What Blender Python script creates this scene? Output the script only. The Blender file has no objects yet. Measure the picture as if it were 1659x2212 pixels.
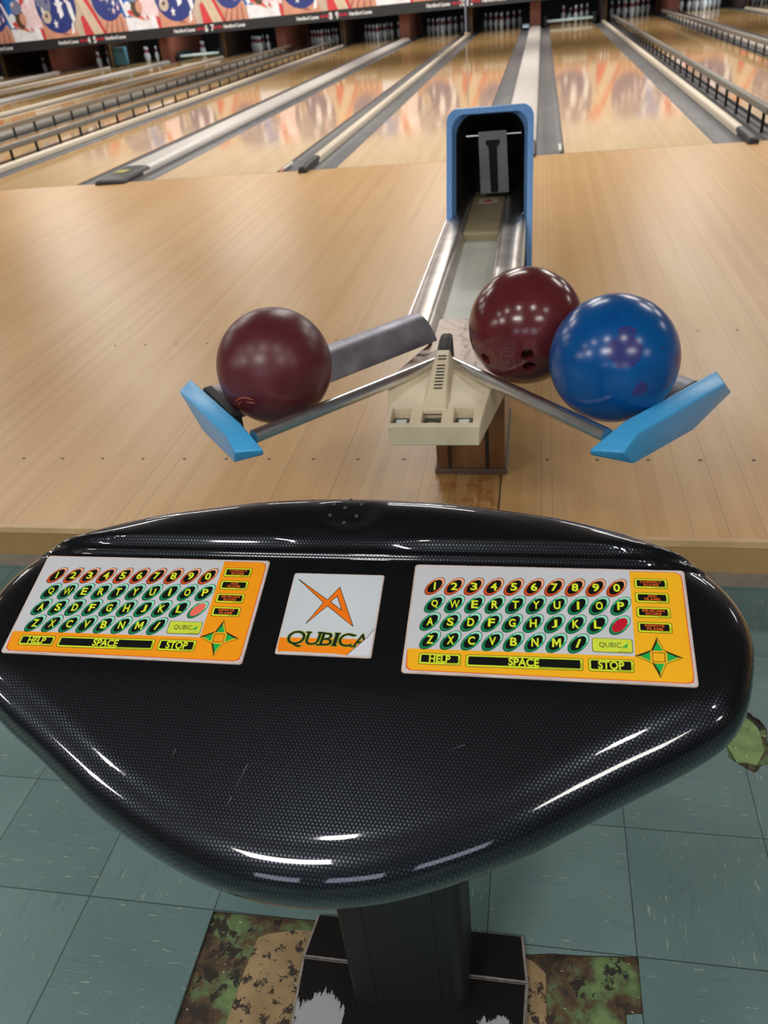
import bpy, bmesh, math, random
import numpy as np
from mathutils import Vector, Matrix
from mathutils.geometry import delaunay_2d_cdt

random.seed(7)
SC = bpy.context.scene
COL = SC.collection

# ------------------------------------------------------------------ camera
CAM = Vector((0.17164, -6.64577, 1.14189))
CR = Vector((0.98294993, 0.16126088, -0.08834227))
CU = Vector((-0.01450663, 0.54696657, 0.83702875))
CF = Vector((-0.18330026, 0.8214758, -0.53998011))
cd = bpy.data.cameras.new('camera')
cd.sensor_fit = 'HORIZONTAL'; cd.sensor_width = 36.0
cd.lens = 1748.36 * 36.0 / 1659.0
cd.clip_start = 0.02; cd.clip_end = 120
cd.dof.use_dof = True; cd.dof.focus_distance = 0.92; cd.dof.aperture_fstop = 13.0
cam = bpy.data.objects.new('camera', cd); COL.objects.link(cam)
cam.matrix_world = Matrix(((CR.x, CU.x, -CF.x, CAM.x), (CR.y, CU.y, -CF.y, CAM.y), (CR.z, CU.z, -CF.z, CAM.z), (0, 0, 0, 1)))
SC.camera = cam

# ------------------------------------------------------------------ world, lamps, exposure
vs = SC.view_settings
vs.view_transform = 'Standard'; vs.look = 'None'; vs.gamma = 1.0; vs.use_curve_mapping = False
vs.exposure = 0.0
w = bpy.data.worlds.new('world'); SC.world = w; w.use_nodes = True
bg = w.node_tree.nodes['Background']
bg.inputs[0].default_value = (0.75, 0.8, 0.9, 1); bg.inputs[1].default_value = 0.25

def area(name, loc, rot, sx, sy, power, col=(1, 0.97, 0.92), spread=180):
    l = bpy.data.lights.new(name, 'AREA'); l.shape = 'RECTANGLE'; l.size = sx; l.size_y = sy
    l.energy = power; l.color = col; l.spread = math.radians(spread)
    o = bpy.data.objects.new(name, l); COL.objects.link(o)
    o.location = loc; o.rotation_euler = rot
    return o
CEIL = 3.3
for x in (-12, -8.4, -4.8, -1.2, 2.4, 6.0):
    area('concourse_lamp', (x, -9.0, CEIL - .02), (0, 0, 0), 1.2, .6, 84 if x < 0 else 50)
    area('approach_lamp', (x + .6, -1.0, CEIL - .02), (0, 0, 0), 1.2, .6, 40)
    area('lane_lamp', (x, 2.6, CEIL - .02), (0, 0, 0), 1.2, .3, 80)
    area('lane_lamp', (x, 7.5, CEIL - .02), (0, 0, 0), 1.2, .3, 100)
    area('masking_lamp', (x, 13.2, CEIL - .05), (math.radians(48), 0, 0), 1.6, .25, 130)
for x in (-3.9, -2.1, -.6, .9, 2.6):
    area('can_lamp', (x, -7.0, CEIL - .03), (0, 0, 0), .16, .16, 10)
for x in (-2.6, 0.0, 2.6):
    area('window_daylight', (x, -13.7, 2.1), (math.radians(90), 0, 0), 1.7, 1.2, 26, (.74, .84, 1.0))

# ------------------------------------------------------------------ materials
def lin(c):
    r = []
    for x in c[:3]:
        x = x / 255.0
        r.append(x / 12.92 if x <= .04045 else ((x + .055) / 1.055) ** 2.4)
    return (r[0], r[1], r[2], 1.0)

class NT:
    def __init__(s, name):
        s.m = bpy.data.materials.new(name); s.m.use_nodes = True
        s.t = s.m.node_tree; s.b = s.t.nodes['Principled BSDF']
    def n(s, typ, **kw):
        nd = s.t.nodes.new(typ)
        for k, v in kw.items(): setattr(nd, k, v)
        return nd
    def l(s, a, b): s.t.links.new(a, b)
    def val(s, sock, v):
        if hasattr(v, 'is_linked') or hasattr(v, 'node'): s.l(v, sock)
        else: sock.default_value = v
    def math(s, op, a, b=None, c=None):
        nd = s.n('ShaderNodeMath', operation=op)
        s.val(nd.inputs[0], a)
        if b is not None: s.val(nd.inputs[1], b)
        if c is not None: s.val(nd.inputs[2], c)
        return nd.outputs[0]
    def mix(s, f, a, b, mode='MIX'):
        nd = s.n('ShaderNodeMix', data_type='RGBA', blend_type=mode)
        s.val(nd.inputs[0], f); s.val(nd.inputs[6], a); s.val(nd.inputs[7], b)
        return nd.outputs[2]
    def ramp(s, f, stops):
        nd = s.n('ShaderNodeValToRGB'); e = nd.color_ramp.elements
        while len(e) < len(stops): e.new(.5)
        for i, (p, c) in enumerate(stops): e[i].position = p; e[i].color = c
        s.l(f, nd.inputs[0]); return nd.outputs[0]
    def noise(s, vec, scale, detail=3, rough=.5, dim='3D'):
        nd = s.n('ShaderNodeTexNoise'); nd.noise_dimensions = dim
        if vec is not None: s.l(vec, nd.inputs['Vector'])
        nd.inputs['Scale'].default_value = scale; nd.inputs['Detail'].default_value = detail
        nd.inputs['Roughness'].default_value = rough
        return nd.outputs[0]
    def pos(s): return s.n('ShaderNodeNewGeometry').outputs['Position']
    def obj(s): return s.n('ShaderNodeTexCoord').outputs['Object']
    def uv(s): return s.n('ShaderNodeTexCoord').outputs['UV']
    def xyz(s, v):
        nd = s.n('ShaderNodeSeparateXYZ'); s.l(v, nd.inputs[0]); return nd.outputs
    def comb(s, x, y, z):
        nd = s.n('ShaderNodeCombineXYZ')
        for i, q in enumerate((x, y, z)): s.val(nd.inputs[i], q)
        return nd.outputs[0]
    def mapn(s, v, scale):
        nd = s.n('ShaderNodeMapping'); s.l(v, nd.inputs[0]); nd.inputs['Scale'].default_value = scale
        return nd.outputs[0]
    def bump(s, h, dist, strength=1.0):
        nd = s.n('ShaderNodeBump'); s.l(h, nd.inputs['Height'])
        nd.inputs['Distance'].default_value = dist; nd.inputs['Strength'].default_value = strength
        s.l(nd.outputs[0], s.b.inputs['Normal'])
    def set(s, **kw):
        names = dict(color='Base Color', rough='Roughness', metal='Metallic', ior='IOR', coat='Coat Weight', coatr='Coat Roughness', spec='Specular IOR Level', emit='Emission Color', es='Emission Strength')
        for k, v in kw.items():
            if k == 'color' and isinstance(v, tuple) and len(v) == 3: v = lin(v)
            s.val(s.b.inputs[names[k]], v)
        return s

MC = {}
def mat(name, color, rough=.5, metal=0.0, noise=.06, scale=30, **kw):
    """plain painted / plastic / metal surface with a little procedural variation"""
    if name in MC: return MC[name]
    n = NT(name); c = lin(color)
    f = n.noise(n.obj(), scale, 4)
    d = tuple(max(0, x * (1 - 2.2 * noise)) for x in c[:3]) + (1,)
    e = tuple(min(1, x * (1 + 2.2 * noise)) for x in c[:3]) + (1,)
    n.set(color=n.ramp(f, [(.3, d), (.7, e)]), rough=rough, metal=metal, **kw)
    MC[name] = n.m; return n.m

def wood(name, c1, c2, c3, width, rough, seam=.55, x0=0.0, board=1.3, coat=0.0):
    n = NT(name); X, Y, Z = n.xyz(n.pos())
    bx = n.math('DIVIDE', n.math('ADD', X, 100 + x0), width)
    bi = n.math('FLOOR', bx); fx = n.math('FRACT', bx)
    off = n.n('ShaderNodeTexWhiteNoise', noise_dimensions='1D'); n.l(bi, off.inputs['W'])
    by = n.math('DIVIDE', n.math('ADD', Y, n.math('MULTIPLY', off.outputs[0], 7.0)), board)
    yi = n.math('FLOOR', by); fy = n.math('FRACT', by)
    wn = n.n('ShaderNodeTexWhiteNoise', noise_dimensions='2D'); n.l(n.comb(bi, yi, 0), wn.inputs['Vector'])
    grain = n.noise(n.comb(n.math('MULTIPLY', X, 160), n.math('MULTIPLY', Y, 5), n.math('MULTIPLY', bi, 3.7)), 1.0, 5, .6)
    blot = n.noise(n.comb(n.math('MULTIPLY', X, 2), n.math('MULTIPLY', Y, .7), 0), 1.0, 3)
    t = n.math('ADD', n.math('ADD', n.math('MULTIPLY', wn.outputs[0], .34), n.math('MULTIPLY', grain, .5)), n.math('MULTIPLY', blot, .4))
    col = n.ramp(t, [(.25, lin(c1)), (.58, lin(c2)), (.95, lin(c3))])
    # thin seams between boards, some of them darker than others
    ed = n.math('MINIMUM', fx, n.math('SUBTRACT', 1.0, fx))
    sm = n.math('LESS_THAN', ed, .028)
    sv = n.n('ShaderNodeTexWhiteNoise', noise_dimensions='1D'); n.l(n.math('FLOOR', n.math('ADD', bx, .5)), sv.inputs['W'])
    dark = n.math('MULTIPLY', sm, n.math('MULTIPLY', n.math('POWER', sv.outputs[0], 3.0), seam))
    ey = n.math('MINIMUM', fy, n.math('SUBTRACT', 1.0, fy))
    dark = n.math('MAXIMUM', dark, n.math('MULTIPLY', n.math('LESS_THAN', ey, .0006), seam * .25))
    col = n.mix(dark, col, lin((70, 45, 22)))
    rg = n.math('ADD', rough, n.math('MULTIPLY', n.math('SUBTRACT', blot, .5), rough * .5))
    n.set(color=col, rough=rg, coat=coat, coatr=.03)
    return n.m

M_APP = wood('maple_approach', (194, 147, 87), (206, 160, 101), (215, 173, 116), .0271, .36, .8, board=3.2)
M_LANE = wood('maple_lane', (196, 152, 94), (208, 167, 109), (218, 181, 125), .02702, .07, .3, board=3.4)

def tile_material():
    n = NT('vinyl_tile'); X, Y, Z = n.xyz(n.pos()); P = .2286
    tx = n.math('DIVIDE', n.math('ADD', X, 20 * P - .1068), P); ty = n.math('DIVIDE', n.math('ADD', Y, 60 * P + 5.938), P)
    ix = n.math('FLOOR', tx); iy = n.math('FLOOR', ty); fx = n.math('FRACT', tx); fy = n.math('FRACT', ty)
    wn = n.n('ShaderNodeTexWhiteNoise', noise_dimensions='2D'); n.l(n.comb(ix, iy, 0), wn.inputs['Vector'])
    par = n.math('MODULO', n.math('ADD', ix, iy), 2.0)
    ax = n.math('ADD', n.math('MULTIPLY', X, par), n.math('MULTIPLY', Y, n.math('SUBTRACT', 1.0, par)))
    ay = n.math('ADD', n.math('MULTIPLY', Y, par), n.math('MULTIPLY', X, n.math('SUBTRACT', 1.0, par)))
    st = n.noise(n.comb(n.math('MULTIPLY', ax, 260), n.math('MULTIPLY', ay, 32), n.math('MULTIPLY', wn.outputs[0], 50)), 1.0, 3, .6)
    st2 = n.noise(n.comb(n.math('MULTIPLY', ax, 120), n.math('MULTIPLY', ay, 14), n.math('MULTIPLY', wn.outputs[0], 90)), 1.0, 3, .6)
    big = n.noise(n.pos(), 5.0, 4)
    base = n.ramp(n.math('ADD', n.math('MULTIPLY', wn.outputs[0], .35), n.math('MULTIPLY', big, .65)), [(.2, lin((86, 113, 112))), (.8, lin((112, 138, 137)))])
    base = n.mix(n.math('MULTIPLY', n.math('GREATER_THAN', st2, .62), .22), base, lin((72, 98, 106)))
    base = n.mix(n.math('MULTIPLY', n.math('GREATER_THAN', st, .672), .6), base, lin((172, 182, 168)))
    ed = n.math('MINIMUM', n.math('MINIMUM', fx, n.math('SUBTRACT', 1.0, fx)), n.math('MINIMUM', fy, n.math('SUBTRACT', 1.0, fy)))
    base = n.mix(n.math('MULTIPLY', n.math('LESS_THAN', ed, .0042), .8), base, lin((38, 46, 44)))
    n.set(color=base, rough=.42)
    return n.m
M_TILE = tile_material()

def subfloor_material():
    n = NT('worn_subfloor'); p = n.pos()
    a = n.noise(p, 16, 7, .68); b = n.noise(n.mapn(p, (1, .8, 1)), 34, 8, .72); c = n.noise(p, 9.5, 3)
    col = n.ramp(a, [(.40, lin((42, 33, 26))), (.5, lin((84, 66, 44))), (.56, lin((86, 106, 66))), (.66, lin((112, 138, 86)))])
    col = n.mix(n.math('GREATER_THAN', b, .575), col, lin((38, 31, 24)))
    col = n.mix(n.math('GREATER_THAN', n.noise(p, 130, 2), .73), col, lin((186, 190, 140)))
    n.set(color=col, rough=.7); n.bump(b, .002, .6)
    return n.m
M_SUB = subfloor_material()
def mastic_material():
    n = NT('tan_mastic'); p = n.pos()
    b = n.noise(p, 55, 8, .72)
    col = n.mix(n.math('GREATER_THAN', b, .56), n.ramp(n.noise(p, 20, 4), [(.3, lin((128, 106, 74))), (.7, lin((160, 136, 98)))]), lin((48, 40, 30)))
    n.set(color=col, rough=.75); n.bump(b, .001, .5)
    return n.m
M_MASTIC = mastic_material()
def greentile_material():
    n = NT('old_green_tile'); p = n.pos()
    col = n.ramp(n.noise(p, 40, 4), [(.3, lin((112, 138, 84))), (.7, lin((138, 162, 104)))])
    col = n.mix(n.math('GREATER_THAN', n.noise(p, 120, 2), .72), col, lin((190, 196, 150)))
    col = n.mix(n.math('GREATER_THAN', n.noise(n.mapn(p, (1.2, 1, 1)), 90, 2), .74), col, lin((40, 46, 34)))
    n.set(color=col, rough=.6); return n.m
M_GREEN = greentile_material()

def carbon_material():
    n = NT('carbon_weave_plastic'); U, V, _ = n.xyz(n.uv())
    px, py = .00325, .00265
    ry = n.math('DIVIDE', n.math('ADD', V, 10.0), py); iy = n.math('FLOOR', ry); fy = n.math('SUBTRACT', n.math('FRACT', ry), .5)
    rx = n.math('ADD', n.math('DIVIDE', n.math('ADD', U, 10.0), px), n.math('MULTIPLY', n.math('MODULO', iy, 2.0), .5))
    fx = n.math('SUBTRACT', n.math('FRACT', rx), .5)
    d = n.math('ADD', n.math('POWER', n.math('DIVIDE', fx, .25), 2.0), n.math('POWER', n.math('DIVIDE', fy, .36), 2.0))
    k = n.n('ShaderNodeMapRange'); k.interpolation_type = 'SMOOTHSTEP'; n.l(d, k.inputs[0])
    k.inputs[1].default_value = 1.35; k.inputs[2].default_value = .45; k.inputs[3].default_value = 0; k.inputs[4].default_value = 1
    m = k.outputs[0]
    col = n.mix(m, lin((7, 8, 9)), lin((60, 66, 80)))
    n.set(color=col, rough=n.math('SUBTRACT', .40, n.math('MULTIPLY', m, .12)), metal=n.math('MULTIPLY', m, 1.0), coat=1.0, coatr=.045, spec=.12)
    return n.m
M_CARBON = carbon_material()

def ball_material(name, base, dark, rough, patches=None, scuff=False):
    n = NT(name); o = n.obj()
    f = n.noise(o, 9, 4)
    col = n.ramp(f, [(.3, lin(dark)), (.7, lin(base))])
    if patches:
        pn = n.noise(o, 13, 4, .6)
        col = n.mix(n.math('MULTIPLY', n.math('GREATER_THAN', pn, .645), .8), col, lin(patches))
        for (c, r) in (((.076, -.872, .484), .24), ((.100, -.72, .69), .13), ((.316, -.943, -.108), .12)):
            vm = n.n('ShaderNodeVectorMath', operation='DISTANCE'); n.l(o, vm.inputs[0]); vm.inputs[1].default_value = Vector(c).normalized() * .109
            dd = n.math('ADD', vm.outputs['Value'], n.math('MULTIPLY', n.math('SUBTRACT', n.noise(o, 40, 3), .5), .016))
            col = n.mix(n.math('MULTIPLY', n.math('LESS_THAN', dd, r * .109), .75), col, lin(patches))
        sw = n.noise(o, 22, 5, .7)
        col = n.mix(n.math('MULTIPLY', n.math('GREATER_THAN', sw, .62), .4), col, lin((12, 62, 128)))
    n.set(color=col, rough=rough, spec=.5)
    if scuff:
        h = n.noise(n.mapn(o, (35, 20, 190)), 1.0, 3, .5)
        n.bump(h, .0006, .25)
    return n.m

# ------------------------------------------------------------------ mesh builder and tagging
def V3(*a): return Vector(a)
class MB:
    def __init__(s): s.v = []; s.f = []; s.m = []; s.uv = None
    def add(s, vs, fs, m=0):
        b = len(s.v); s.v += [tuple(q) for q in vs]
        for f in fs: s.f.append([b + i for i in f]); s.m.append(m)
        return s
    def box(s, x0, x1, y0, y1, z0, z1, m=0):
        return s.add([(x0, y0, z0), (x1, y0, z0), (x1, y1, z0), (x0, y1, z0), (x0, y0, z1), (x1, y0, z1), (x1, y1, z1), (x0, y1, z1)],
                     [(0, 3, 2, 1), (4, 5, 6, 7), (0, 1, 5, 4), (1, 2, 6, 5), (2, 3, 7, 6), (3, 0, 4, 7)], m)
    def poly(s, pts, m=0): return s.add(pts, [tuple(range(len(pts)))], m)
    def loft(s, rings, m=0, closed=True, cap0=True, cap1=True):
        n = len(rings[0]); vs = [q for r in rings for q in r]; fs = []
        for i in range(len(rings) - 1):
            for j in range(n if closed else n - 1):
                k = (j + 1) % n
                fs.append((i * n + j, i * n + k, (i + 1) * n + k, (i + 1) * n + j))
        if cap0: fs.append(tuple(range(n))[::-1])
        if cap1: fs.append(tuple((len(rings) - 1) * n + j for j in range(n)))
        return s.add(vs, fs, m)
    def prism(s, pts, z0, z1, m=0):
        return s.loft([[(x, y, z0) for x, y in pts], [(x, y, z1) for x, y in pts]], m)
    def lathe(s, prof, n=32, c=(0, 0, 0), m=0):
        rings = []
        for r, z in prof:
            rings.append([(c[0] + r * math.cos(2 * math.pi * k / n), c[1] + r * math.sin(2 * math.pi * k / n), c[2] + z) for k in range(n)])
        return s.loft(rings, m)
    def tube(s, pts, r, n=16, m=0):
        pts = [Vector(p) for p in pts]; rings = []
        for i, p in enumerate(pts):
            t = (pts[min(i + 1, len(pts) - 1)] - pts[max(i - 1, 0)]).normalized()
            a = t.cross(Vector((0, 0, 1)))
            if a.length < 1e-4: a = Vector((1, 0, 0))
            a.normalize(); b = a.cross(t)
            rr = r[i] if isinstance(r, (list, tuple)) else r
            rings.append([p + a * (rr * math.cos(2 * math.pi * k / n)) + b * (rr * math.sin(2 * math.pi * k / n)) for k in range(n)])
        return s.loft(rings, m)
    def sweep(s, prof, p0, p1, side, up=(0, 0, 1), m=0, closed=True):
        side = Vector(side); up = Vector(up)
        return s.loft([[Vector(p) + side * a + up * b for a, b in prof] for p in (p0, p1)], m, closed, closed, closed)
    def xf(s, fn): s.v = [tuple(fn(*q)) for q in s.v]; return s
    def build(s, name, mats, root=None, parent=None, smooth=False, bevel=0, seg=2, angle=35, merge=False):
        me = bpy.data.meshes.new(name)
        off = root.location if root is not None else Vector((0, 0, 0))
        me.from_pydata([(a - off.x, b - off.y, c - off.z) for a, b, c in s.v], [], s.f)
        for q in (mats if isinstance(mats, (list, tuple)) else [mats]): me.materials.append(q)
        me.polygons.foreach_set('material_index', s.m)
        if s.uv is not None:
            ul = me.uv_layers.new(name='UVMap'); li = np.zeros(len(me.loops), dtype=np.int32); me.loops.foreach_get('vertex_index', li)
            ul.data.foreach_set('uv', np.asarray(s.uv, dtype=np.float32)[li].ravel())
        if merge or bevel or s.uv is None:
            bm = bmesh.new(); bm.from_mesh(me)
            if merge: bmesh.ops.remove_doubles(bm, verts=bm.verts, dist=merge if isinstance(merge, float) else 1e-5)
            if bevel:
                ed = [e for e in bm.edges if len(e.link_faces) == 2 and e.calc_face_angle(0) > math.radians(angle)]
                bmesh.ops.bevel(bm, geom=ed, offset=bevel, segments=seg, affect='EDGES', profile=.5, clamp_overlap=True)
            bm.to_mesh(me); bm.free()
        me.update()
        if smooth:
            me.polygons.foreach_set('use_smooth', [True] * len(me.polygons))
            if smooth is not True: me.set_sharp_from_angle(angle=math.radians(smooth))
        o = bpy.data.objects.new(name, me); COL.objects.link(o)
        par = parent if parent is not None else root
        if par is not None: o.parent = par
        return o

def tag(o, label, cat, group=None, kind=None):
    o['label'] = label; o['category'] = cat
    if group: o['group'] = group
    if kind: o['kind'] = kind
    return o
def thing(name, label, cat, loc=(0, 0, 0), group=None):
    o = bpy.data.objects.new(name, None); COL.objects.link(o); o.location = loc; o.empty_display_size = .1
    return tag(o, label, cat, group)
def struct(o, label=None):
    o['kind'] = 'structure'
    if label: o['label'] = label; o['category'] = o.name.split('_')[0].split('.')[0]
    return o

TC = {}
def text2d(s, bold=0.0):
    key = (s, round(bold, 4))
    if 'M' in s and key not in TC:                      # letter by letter, with a plain capital M
        vs, fs, cx = [], [], 0.0
        for ch in s:
            if ch == 'M':
                b_ = bold * .6
                v = [(0, 0), (0, .7), (.17 + b_, .7), (.36, .36), (.55 - b_, .7), (.72, .7), (.72, 0), (.57 - b_, 0), (.57 - b_, .44), (.36, .08), (.15 + b_, .44), (.15 + b_, 0)]
                f, x0, x1 = [tuple(range(12))], 0, .72
            else: v, f, x0, x1, _, _ = text2d(ch, bold)
            n0 = len(vs); vs += [(x - x0 + cx, y) for x, y in v]; fs += [tuple(i + n0 for i in q) for q in f]; cx += x1 - x0 + .09
        xs = [v[0] for v in vs]; ys = [v[1] for v in vs]
        TC[key] = (vs, fs, min(xs), max(xs), min(ys), max(ys))
    if key not in TC:
        cu = bpy.data.curves.new('t', 'FONT'); cu.body = s; cu.size = 1.0; cu.offset = bold; cu.align_x = 'LEFT'
        cu.resolution_u = 4
        ob = bpy.data.objects.new('t', cu); me = bpy.data.meshes.new_from_object(ob)
        vs = [(v.co.x, v.co.y) for v in me.vertices]; fs = [tuple(p.vertices) for p in me.polygons]
        bpy.data.objects.remove(ob); bpy.data.curves.remove(cu); bpy.data.meshes.remove(me)
        xs = [v[0] for v in vs]; ys = [v[1] for v in vs]
        TC[key] = (vs, fs, min(xs), max(xs), min(ys), max(ys))
    return TC[key]
def put_text(mb, s, cx, cy, w, h, fn, bold=.02, m=0, slant=0.0):
    """text stretched to the box w x h about (cx, cy); fn maps 2D to 3D"""
    vs, fs, x0, x1, y0, y1 = text2d(s, bold)
    sy = h / (y1 - y0); sx = sy if w is None else w / (x1 - x0)
    out = []
    for x, y in vs:
        a = (x - (x0 + x1) / 2) * sx; b = (y - (y0 + y1) / 2) * sy
        out.append(fn(cx + a + slant * b, cy + b))
    mb.add(out, fs, m)

# ------------------------------------------------------------------ layout of the hall
ZF = -.131          # lower tiled floor
AP = 5.011          # length of the approach
LW, GW, WC, WN = 1.054, .21, .28, .075
def lane_edges(k):
    a = WC / 2 + GW
    per = 2 * LW + 4 * GW + WC + WN
    pair, odd = divmod(k - 12, 2)
    x = a + pair * per + (LW + 2 * GW + WN if odd else 0)
    return x, x + LW
LANES = list(range(3, 16))
def lane_words(k):
    o = ['first', 'second', 'third', 'fourth', 'fifth', 'sixth', 'seventh', 'eighth', 'ninth']
    return '%s lane %s of the blue hood' % ((o[11 - k], 'left') if k < 12 else (o[k - 12], 'right'))

# ---- room shell
M_CEIL = mat('acoustic_ceiling', (84, 82, 81), .9, noise=.1, scale=6)
M_WALL = mat('painted_wall', (112, 106, 104), .85, scale=3)
M_DARKWALL = mat('dark_wall', (34, 32, 34), .8, scale=3)
XL, XR, YB, YF = -19.0, 9.0, -14.0, 21.0
struct(MB().box(XL, XR, YB, YF, CEIL, CEIL + .1).build('ceiling', M_CEIL))
struct(MB().box(XL - .1, XL, YB, YF, ZF - .1, CEIL).build('wall_left', M_WALL))
struct(MB().box(XR, XR + .1, YB, YF, ZF - .1, CEIL).build('wall_right', M_WALL))
struct(MB().box(XL, XR, YB - .1, YB, ZF - .1, CEIL).build('wall_back', M_WALL))
struct(MB().box(XL, XR, YF, YF + .1, ZF - .1, CEIL).build('wall_front', M_DARKWALL))
struct(MB().box(XL, XR, 16.75, 16.85, 2.1, CEIL).build('wall_above_masking', mat('white_wall', (214, 208, 198), .8, scale=3)))

# ---- lower tiled floor with missing tiles
P = .2286
def jit(pts, a, n=3, seed=1):
    rnd = random.Random(seed); out = []
    for i in range(len(pts)):
        p, q = Vector(pts[i]), Vector(pts[(i + 1) % len(pts)])
        for k in range(n):
            t = p.lerp(q, k / n); s = a
            out.append((t.x + rnd.uniform(-s, s), t.y + rnd.uniform(-s, s)))
    return out
hole_left = [(-.350, -5.940), (-.262, -5.939), (-.168, -5.936), (-.1, -5.95), (-.1, -6.30), (-.345, -6.30), (-.349, -6.12)]
hole_right = jit([(.1, -5.955), (.17, -5.952), (.25, -5.945), (.336, -5.938), (.336, -6.022), (.312, -6.024), (.309, -6.1), (.1, -6.1)], .0015, 2, 3)
hole_disc = jit([(.585, -5.415), (.606, -5.428), (.622, -5.458), (.618, -5.50), (.607, -5.545), (.575, -5.572), (.54, -5.54), (.535, -5.48), (.555, -5.44)], .003, 3, 5)
outer = [(XL, YB), (XR, YB), (XR, -AP + .02), (XL, -AP + .02)]
pts, edges = [], []
for loop in (outer, hole_left, hole_right, hole_disc):
    b = len(pts); pts += [Vector(q) for q in loop]
    edges += [(b + i, b + (i + 1) % len(loop)) for i in range(len(loop))]
cv, ce, cf, *_ = delaunay_2d_cdt(pts, edges, [], 0, 1e-6)
def inside(p, loop):
    c = False; j = len(loop) - 1
    for i in range(len(loop)):
        (xi, yi), (xj, yj) = loop[i], loop[j]
        if (yi > p[1]) != (yj > p[1]) and p[0] < (xj - xi) * (p[1] - yi) / (yj - yi) + xi: c = not c
        j = i
    return c
tf = []
for f in cf:
    c = sum((cv[i] for i in f), Vector((0, 0))) / len(f)
    if not any(inside(c, h) for h in (hole_left, hole_right, hole_disc)): tf.append(list(f))
mb = MB(); mb.add([(q.x, q.y, ZF) for q in cv], tf)
for loop in (hole_left, hole_right, hole_disc):      # broken edges of the tile layer
    n = len(loop)
    mb.add([(x, y, ZF) for x, y in loop] + [(x, y, ZF - .0035) for x, y in loop], [(i, (i + 1) % n, n + (i + 1) % n, n + i) for i in range(n)], 1)
floor = struct(mb.build('floor', [M_TILE, mat('tile_edge', (58, 48, 38), .8)]))
MB().box(XL, XR, YB, -AP, ZF - .1, ZF - .0035).build('subfloor', M_SUB, None, floor)
MB().prism([(-.262, -5.975), (-.245, -5.966), (-.2, -5.955), (-.1, -5.95), (-.1, -6.3), (-.31, -6.3), (-.305, -6.16), (-.272, -6.11), (-.268, -6.03)], ZF - .0034, ZF - .0018).build('mastic_patch', M_MASTIC, None, floor)
MB().prism([(.165, -5.958), (.178, -5.962), (.198, -5.978), (.2, -6.1), (.1, -6.1), (.1, -5.96)], ZF - .0034, ZF - .0018).build('mastic_patch', M_MASTIC, None, floor)
MB().prism(jit([(.580, -5.428), (.598, -5.438), (.607, -5.465), (.608, -5.515), (.588, -5.548), (.552, -5.545), (.54, -5.50), (.55, -5.45)], .002, 2, 8), ZF - .0034, ZF - .001).build('green_tile_patch', M_GREEN, None, floor)

# ---- approach
ap = struct(MB().box(XL, XR, -AP + .012, -.004, -.05, 0).build('floor_approach', M_APP))
dots = MB
M_DOT = mat('dark_inlay', (92, 70, 48), .5)
for y0 in (-4.63, -3.676):
    for x0 in [i * .1355 for i in range(-12, 13)]:
        if abs(x0) < .4 and y0 > -4: continue
        MB().lathe([(0, 0), (.0055, 0), (.0055, .0006), (0, .0006)], 14, (x0 + .068, y0, 0)).build('approach_dot', M_DOT, None, ap) if abs(x0) < 1.75 else None
def stain_material():
    n = NT('stained_board'); p = n.pos(); X, Y, Z = n.xyz(p)
    g = n.noise(n.mapn(p, (90, 6, 1)), 1.0, 4)
    b = n.noise(p, 16, 4)
    col = n.ramp(g, [(.3, lin((170, 122, 66))), (.7, lin((206, 164, 108)))])
    col = n.mix(n.math('MULTIPLY', n.math('GREATER_THAN', b, .54), .5), col, lin((158, 92, 36)))
    n.set(color=col, rough=.3); return n.m
MB().box(-.1, .078, -4.985, -4.0, 0, .0012).build('access_board', stain_material(), None, ap)
MB().box(.0785, .0815, -4.985, -4.0, 0, .0008).build('board_gap', mat('gap_black', (24, 18, 14), .8), None, ap)
M_NOSE = mat('pale_nosing', (206, 170, 122), .4, scale=12)
M_RISER = wood('riser_wood', (146, 112, 66), (168, 134, 84), (182, 148, 100), 3.0, .5, 0, board=40)
struct(MB().box(XL, XR, -AP - .002, -AP + .012, -.017, .0004).build('trim_1', M_NOSE))
struct(MB().box(XL, XR, -AP + .002, -AP + .06, -.092, -.017).build('trim_2', M_RISER))
struct(MB().box(XL, XR, -AP - .001, -AP + .06, ZF - .05, -.092).build('baseboard_front', mat('grey_base', (142, 128, 110), .6)))

# ---- lanes, gutters, dividers
M_RAIL = mat('bumper_grey', (122, 118, 110), .4)
M_GUT = mat('gutter_grey', (104, 102, 102), .5, noise=.08, scale=4)
M_CREAM = mat('cream_cap', (222, 208, 186), .4, noise=.03)
M_WHITECAP = mat('white_cap', (206, 200, 192), .38, noise=.04)
M_ENDCAP = mat('dark_rubber', (46, 45, 45), .45)
M_STICK_W = mat('white_sticker', (226, 222, 216), .4, noise=.02)
M_STICK_R = mat('red_sticker', (216, 92, 72), .4)
M_YEL = mat('yellow_print', (168, 160, 66), .5)
M_BLACK = mat('matt_black', (16, 16, 18), .6)
LEND = 19.6
def gutter(root, x0, x1):
    n = 10; prof = []
    for k in range(n + 1):
        a = math.pi * k / n
        prof.append(((x0 + x1) / 2 - (x1 - x0) / 2 * math.cos(a), -.004 - .036 * math.sin(a) ** .8))
    prof += [(x1, -.075), (x0, -.075)]
    return MB().sweep(prof, (0, .0, 0), (0, LEND, 0), (1, 0, 0)).build('gutter', M_GUT, root, smooth=30)
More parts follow.
